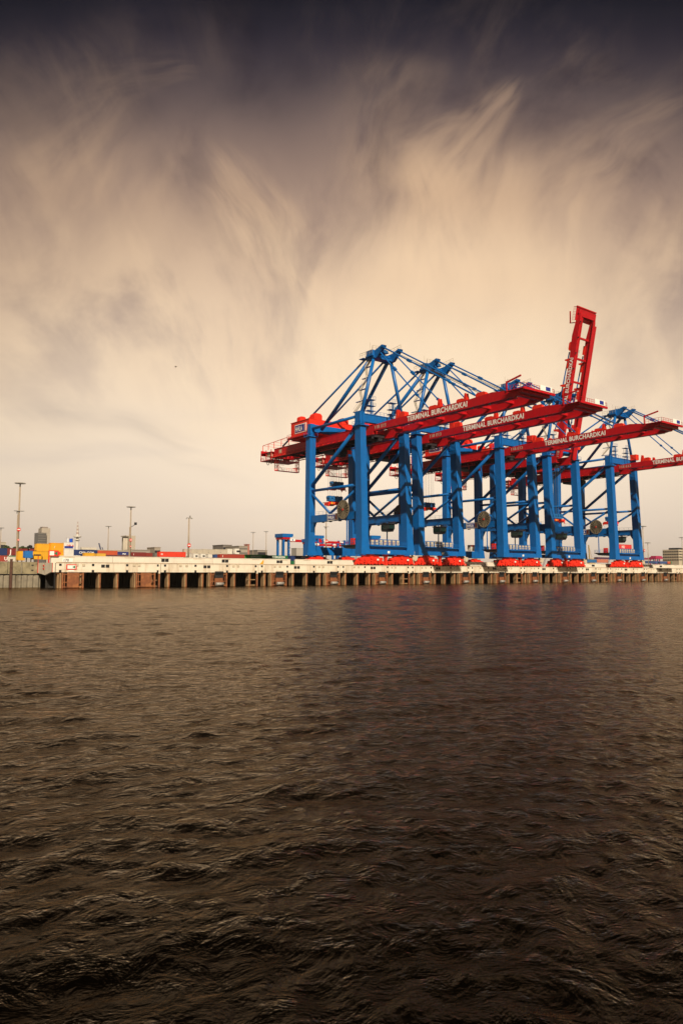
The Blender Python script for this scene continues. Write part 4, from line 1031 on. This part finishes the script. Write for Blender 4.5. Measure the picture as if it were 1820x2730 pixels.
# ================================================================== CITY BEHIND
def block(px0, px1, pyt, Y, depth, base, label, cat='building', bands=(), floors=0, name='building', pyb=1478, extra=None, glass=DARK):
    a = at(px0, pyt, Y); b = at(px1, pyt, Y); L = b.x - a.x; H = a.z - QZ
    m_ = mat('facade_%d_%d_%d' % tuple(int(c * 100) for c in base), base, .8, var=.06, vscale=.05)
    t = thing(name, (a.x, Y, QZ), label, cat)
    MB().box(0, L, 0, depth, 0, H).build('wall', m_, t)
    MB().box(-.3, L + .3, -.3, depth + .3, H, H + max(.5, H * .015)).build('roof', m_, t)
    if floors:
        for i in range(floors):
            z0 = H * (i + .35) / floors; z1 = H * (i + .75) / floors
            MB().box(L * .03, L * .97, -.15, 0.02, z0, z1).build('window_band', glass, t)
            w = COL.objects[-1]
    return t
# tall tower: grey glazed slab and pale core
p = at(102, 1420, 1500); p2 = at(124, 1420, 1500); p3 = at(137, 1408, 1500); p4 = at(114, 1408, 1500)
t = thing('tower_block', (p.x, 1500, QZ), 'tall tower block with dark glazed left half and pale core', 'building')
W_ = p2.x - p.x; H = p.z - QZ
MB().box(0, W_, 0, 30, 0, H).build('glazed_slab', mat('tower_glass', (.10, .095, .09), .35, var=.1, vscale=.05), t)
m = MB()
for i in range(16): m.box(0, W_, -.3, 0, H * (i + .6) / 16, H * (i + .72) / 16)
m.build('floor_band', mat('tower_band', (.36, .31, .26), .7), t)
MB().box(p4.x - p.x, p3.x - p.x, 8, 34, 0, p3.z - QZ).build('core', mat('tower_core', (.42, .36, .29), .8), t)
MB().box(p4.x - p.x + 2, p4.x - p.x + 14, 10, 30, p3.z - QZ, p3.z - QZ + 3).build('roof', mat('tower_roof', (.25, .2, .17), .8), t)
# tv tower
p = at(207.6, 1391, 2600); H = p.z - QZ; t = thing('television_tower', (p.x, 2600, QZ), 'slim white television tower with round platforms and banded antenna', 'tower')
pl = lambda y: at(207.6, y, 2600).z - QZ
TVW = mat('tower_white', (.62, .57, .5), .7); TVR = mat('tower_red', (.40, .27, .22), .7)
MB().tube((0, 0, 0), (0, 0, pl(1433)), 7.5, 4.5, n=16).build('shaft', TVW, t, smooth=True)
for z0, z1, r0, r1 in ((pl(1441), pl(1438.5), 9, 10), (pl(1433), pl(1429.5), 12, 15), (pl(1429.5), pl(1428.5), 15, 9)): MB().tube((0, 0, z0), (0, 0, z1), r0, r1, n=20).build('platform', TVW, t, smooth=True)
zz = pl(1428.5); n = 8
for i in range(n):
    za_ = zz + (H - zz) * i / n; zb_ = zz + (H - zz) * (i + 1) / n; rr_ = 4.2 * (1 - i / n) + 1.
    MB().tube((0, 0, za_), (0, 0, zb_), rr_, rr_ * .92, n=10).build('antenna', TVR if i % 2 else TVW, t)
# silos
t = None
p = at(332, 1434, 700); q = at(361, 1431, 700); t = thing('grain_silo', (p.x, 700, QZ), 'pale concrete silo block behind the second tall light mast', 'silo')
SIL = mat('silo_concrete', (.44, .38, .30), .85, var=.06, vscale=.1); Wd = q.x - p.x; H = p.z - QZ
for i in range(2): MB().tube((Wd * (.12 + i * .2), 5, 0), (Wd * (.12 + i * .2), 5, H), Wd * .115, n=18).build('silo_drum', SIL, t, smooth=True)
MB().box(Wd * .42, Wd, 0, 24, 0, H * 1.05).build('silo_tower', SIL, t)
MB().box(Wd * .2, Wd * 1.06, 2, 20, H * 1.05, H * 1.08).build('roof_deck', SIL, t)
block(-20, 16, 1446, 500, 30, (.42, .37, .28), 'cream low building behind the left light mast', floors=3)
block(594.5, 618, 1453.5, 420, 20, (.20, .17, .15), 'dark framed office block above the beige containers', floors=3)
block(637, 660, 1456.5, 380, 24, (.36, .31, .25), 'grey slab building right of the white reefer', floors=5, glass=mat('dim_window', (.18, .16, .14), .4))
block(660.3, 665, 1452, 380, 6, (.40, .15, .11), 'narrow red stair tower on the grey slab building', cat='tower', name='stair_tower')
block(686, 712, 1467.5, 420, 24, (.30, .26, .22), 'flat grey depot with windows under the twin far masts', floors=3)
block(250, 351, 1467, 420, 30, (.46, .40, .30), 'long low cream warehouse behind the orange container')
block(352, 407, 1466.5, 430, 30, (.30, .26, .22), 'long shed with dark saw-tooth roof behind the maroon containers', floors=1)
block(412, 428, 1460, 420, 16, (.34, .28, .22), 'boxy brown hall with rooftop masts left of the bright red container', floors=2)
block(790, 822, 1462, 900, 16, (.4, .36, .32), 'hazy far pale building behind the ITALIA container')
# office block at the right
p = at(1808, 1465, 75); q = at(1960, 1465, 75); OD = 11.
t = thing('office_block', (p.x, 75, QZ), 'cream office block with dark window strips at the right edge', 'building')
L = q.x - p.x; H = p.z - QZ; OC = mat('office_cream', (.50, .42, .31), .8, var=.05)
MB().box(0, L, 0, OD, 0, H).build('wall', OC, t)
for pz in (1468, 1475.5, 1483, 1490.5):
    z1 = at(1780, pz, 75).z - QZ; z0 = at(1780, pz + 2.6, 75).z - QZ
    w = MB().box(-.1, L, -.12, .0, z0, z1).box(-.12, 0, .02, OD * .98, z0, z1).build('window_strip', DARK, t)
    m = MB()
    for i in range(22): m.box(L * i / 22, L * i / 22 + .25, -.2, -.12, z0, z1)
    for i in range(7): m.box(-.2, -.12, OD * i / 7, OD * i / 7 + .2, z0, z1)
    m.build('mullion', OC, w)
x2 = .5
MB().box(x2, L, .6, 7, H, H + (at(1787, 1459.5, 75).z - QZ - H)).build('roof_plant', DARK, t)
# magenta straddle machinery, yellow far crane
p = at(1747, 1482, 120); t = thing('straddle_carrier', (p.x, 120, QZ), 'magenta red straddle carrier standing left of the office block', 'straddle carrier')
q = at(1770, 1482, 120); L = q.x - p.x; H = p.z - QZ; MG = mat('magenta_paint', (.42, .03, .10), .5)
m = MB()
for x in (.2, L * .45, L * .9):
    for y in (0, 4.5): m.box(x, x + .7, y, y + .6, .9, H * .8)
m.box(0, L, 0, 5.1, H * .8, H * .92); m.box(L * .1, L * .8, .5, 4.5, H * .92, H); m.build('frame', MG, t)
m = MB()
for x in (.3, L * .3, L * .6, L * .9):
    for y in (0, 4.4): m.tube((x, y, .6), (x, y + .7, .6), .6, n=12)
m.build('wheel', DARK, t); MB().box(L * .25, L * .7, .2, 4.6, H * .42, H * .6).build('spreader', GREY, t)
for i, (a, b_) in enumerate(((1712, 1727), (1729, 1743))):
    cont(a, b_, 1487.3, 1492, 130, (.22, .025, .07), ('plum container stack top just right of the last crane', 'plum container stack top left of the magenta carrier')[i])
p = at(1572, 1453, 900); t = thing('harbour_crane', (p.x, 900, QZ), 'small pale yellow harbour crane far off between the last two cranes', 'crane')
H = p.z - QZ; FY = mat('far_yellow', (.45, .30, .10), .7)
m = MB(); m.box(-2, 22, 0, 8, 0, H * .35); m.bar((2, 3, H * .3), (-1, 3, H), 2.2); m.build('jib', FY, t); m = MB(); m.box(4, 18, 0, 8, H * .35, H * .5); m.bar((12, 3, H * .5), (-1, 3, H), .6); m.build('cab', FY, t)
# small dark crane left of centre
p = at(269, 1448, 700); t = thing('harbour_crane', (p.x, 700, QZ), 'small dark blue jib crane far behind the orange container', 'crane'); H = p.z - QZ
DB = mat('far_blue', (.07, .08, .14), .7)
m = MB(); m.box(-3, 9, 0, 8, 0, H * .55); m.build('cab', DB, t); m = MB(); m.bar((5, 4, H * .4), (-1, 4, H), 1.3); m.bar((7, 4, H * .5), (3, 4, H * .85), .8); m.build('jib', DB, t)
# flag and bird
p = at(167, 1435, 72); t = thing('flag', (p.x, 72, at(167, 1447, 72).z), 'blue and white flag flying over the white block with navy band', 'flag')
h = p.z - t.location.z
MB().tube((1.2, 0, -1.5), (1.2, 0, h + .3), .06, n=6).build('pole', GREY, t)
def cloth(x0, x1, z0, z1, name, mt):
    m = MB(); n = 8
    for i in range(n):
        a, b_ = i / n, (i + 1) / n; f = lambda s_: (x0 + (x1 - x0) * s_, .25 * math.sin(s_ * 7))
        (xa, ya_), (xb, yb_) = f(a), f(b_); m.hexa([(xa, ya_, z0), (xb, yb_, z0), (xb, yb_ + .03, z0), (xa, ya_ + .03, z0), (xa, ya_, z1), (xb, yb_, z1), (xb, yb_ + .03, z1), (xa, ya_ + .03, z1)])
    m.build(name, mt, t)
cloth(1.25, 2.2, h - 1.3, h, 'hoist_half', mat('flag_white', (.6, .62, .66), .7)); cloth(2.2, 3.3, h - 1.25, h - .02, 'fly_half', mat('flag_blue', (.01, .08, .5), .7))
d = ray(468, 977).normalized(); bp_ = Vector((0, -CD, CH)) + d * 190
m = MB(); m.tube((-.35, 0, 0), (.25, 0, .03), .04, .11, n=8); m.tube((.25, 0, .03), (.42, 0, .06), .10, .03, n=8)
for s_ in (-1, 1):
    m.prism([(-.06, 0), (.16, 0), (.12, .45 * s_), (.0, .45 * s_)], 2, .05, .075); k = len(m.v)
    m.hexa([(.0, .45 * s_, .05), (.12, .45 * s_, .05), (-.1, 1.0 * s_, -.08), (-.14, 1.0 * s_, -.08), (.0, .45 * s_, .075), (.12, .45 * s_, .075), (-.1, 1.0 * s_, -.06), (-.14, 1.0 * s_, -.06)])
o = m.build('seagull', mat('gull_grey', (.35, .27, .22), .8)); o.location = bp_; o.rotation_euler = (0, .1, -YAW + .2); tag(o, 'small gull gliding alone in the sky left of the cranes', 'bird')

# trees
def tree(px, pyt, wpx, Y, mt, label, n=900):
    rn = random.Random(int(px)); p = at(px, pyt, Y); w = (at(px + wpx / 2, pyt, Y).x - at(px - wpx / 2, pyt, Y).x) / 2; H = p.z - QZ
    t = thing('tree', (p.x, Y, QZ), label, 'tree', 'trees behind the container yard')
    m = MB(); m.tube((0, 0, 0), (0, 0, H * .6), .5, .25, n=8)
    for i in range(6): a = i * 1.05; m.tube((0, 0, H * .35), (w * .6 * math.cos(a), w * .6 * math.sin(a), H * .75), .2, .06, n=6)
    m.build('trunk', BARK, t)
    m = MB(); cl_ = [(rn.gauss(0, w * .38), rn.gauss(0, w * .38), H * rn.uniform(.45, .86), rn.uniform(.22, .42) * w) for _ in range(16)]
    for i in range(n):
        cx, cy, cz, r = rn.choice(cl_); d = Vector((rn.gauss(0, 1), rn.gauss(0, 1), rn.gauss(0, 1))).normalized() * r * rn.uniform(.6, 1.08)
        c = Vector((cx, cy, cz)) + Vector((d.x, d.y, d.z * .75)); c.z = min(c.z, H)
        a = Vector((rn.gauss(0, 1), rn.gauss(0, 1), rn.gauss(0, 1))).normalized() * rn.uniform(.35, .75); b_ = a.cross(Vector((rn.random(), rn.random(), rn.random()))).normalized() * rn.uniform(.3, .6)
        k = len(m.v); m.v += [tuple(c - a), tuple(c + b_), tuple(c + a), tuple(c - b_)]; m.f.append((k, k + 1, k + 2, k + 3))
    m.build('crown', mt, t)
tree(24, 1447, 22, 330, LEAF, 'green tree between the cream building and the left light mast')
tree(38, 1449, 16, 340, LEAF, 'smaller green tree touching the left light mast')
tree(60, 1448.5, 22, 340, LEAF, 'olive tree right of the left light mast')
tree(72, 1448, 18, 350, LEAF, 'olive tree left of the dark tree')
tree(84, 1447, 28, 320, LEAFD, 'dark round tree in front of the tower block')
tree(219, 1459, 16, 420, LEAFD, 'low dark tree right of the television tower foot')
tree(97, 1456, 12, 360, LEAF, 'low tree just left of the upper yellow container')

# ================================================================== HAZE
hz = bpy.data.materials.new('haze_air'); hz.use_nodes = True; nt = hz.node_tree; nt.nodes.clear()
vo = nt.nodes.new('ShaderNodeVolumePrincipled'); vo.inputs['Density'].default_value = .00005; vo.inputs['Color'].default_value = (.95, .88, .78, 1); vo.inputs['Anisotropy'].default_value = .2
oo = nt.nodes.new('ShaderNodeOutputMaterial'); nt.links.new(vo.outputs[0], oo.inputs['Volume'])
hb = MB().box(-9500, 9500, -9500, 9500, -1.6, 190).build('haze', hz); tag(hb, kind='stuff')
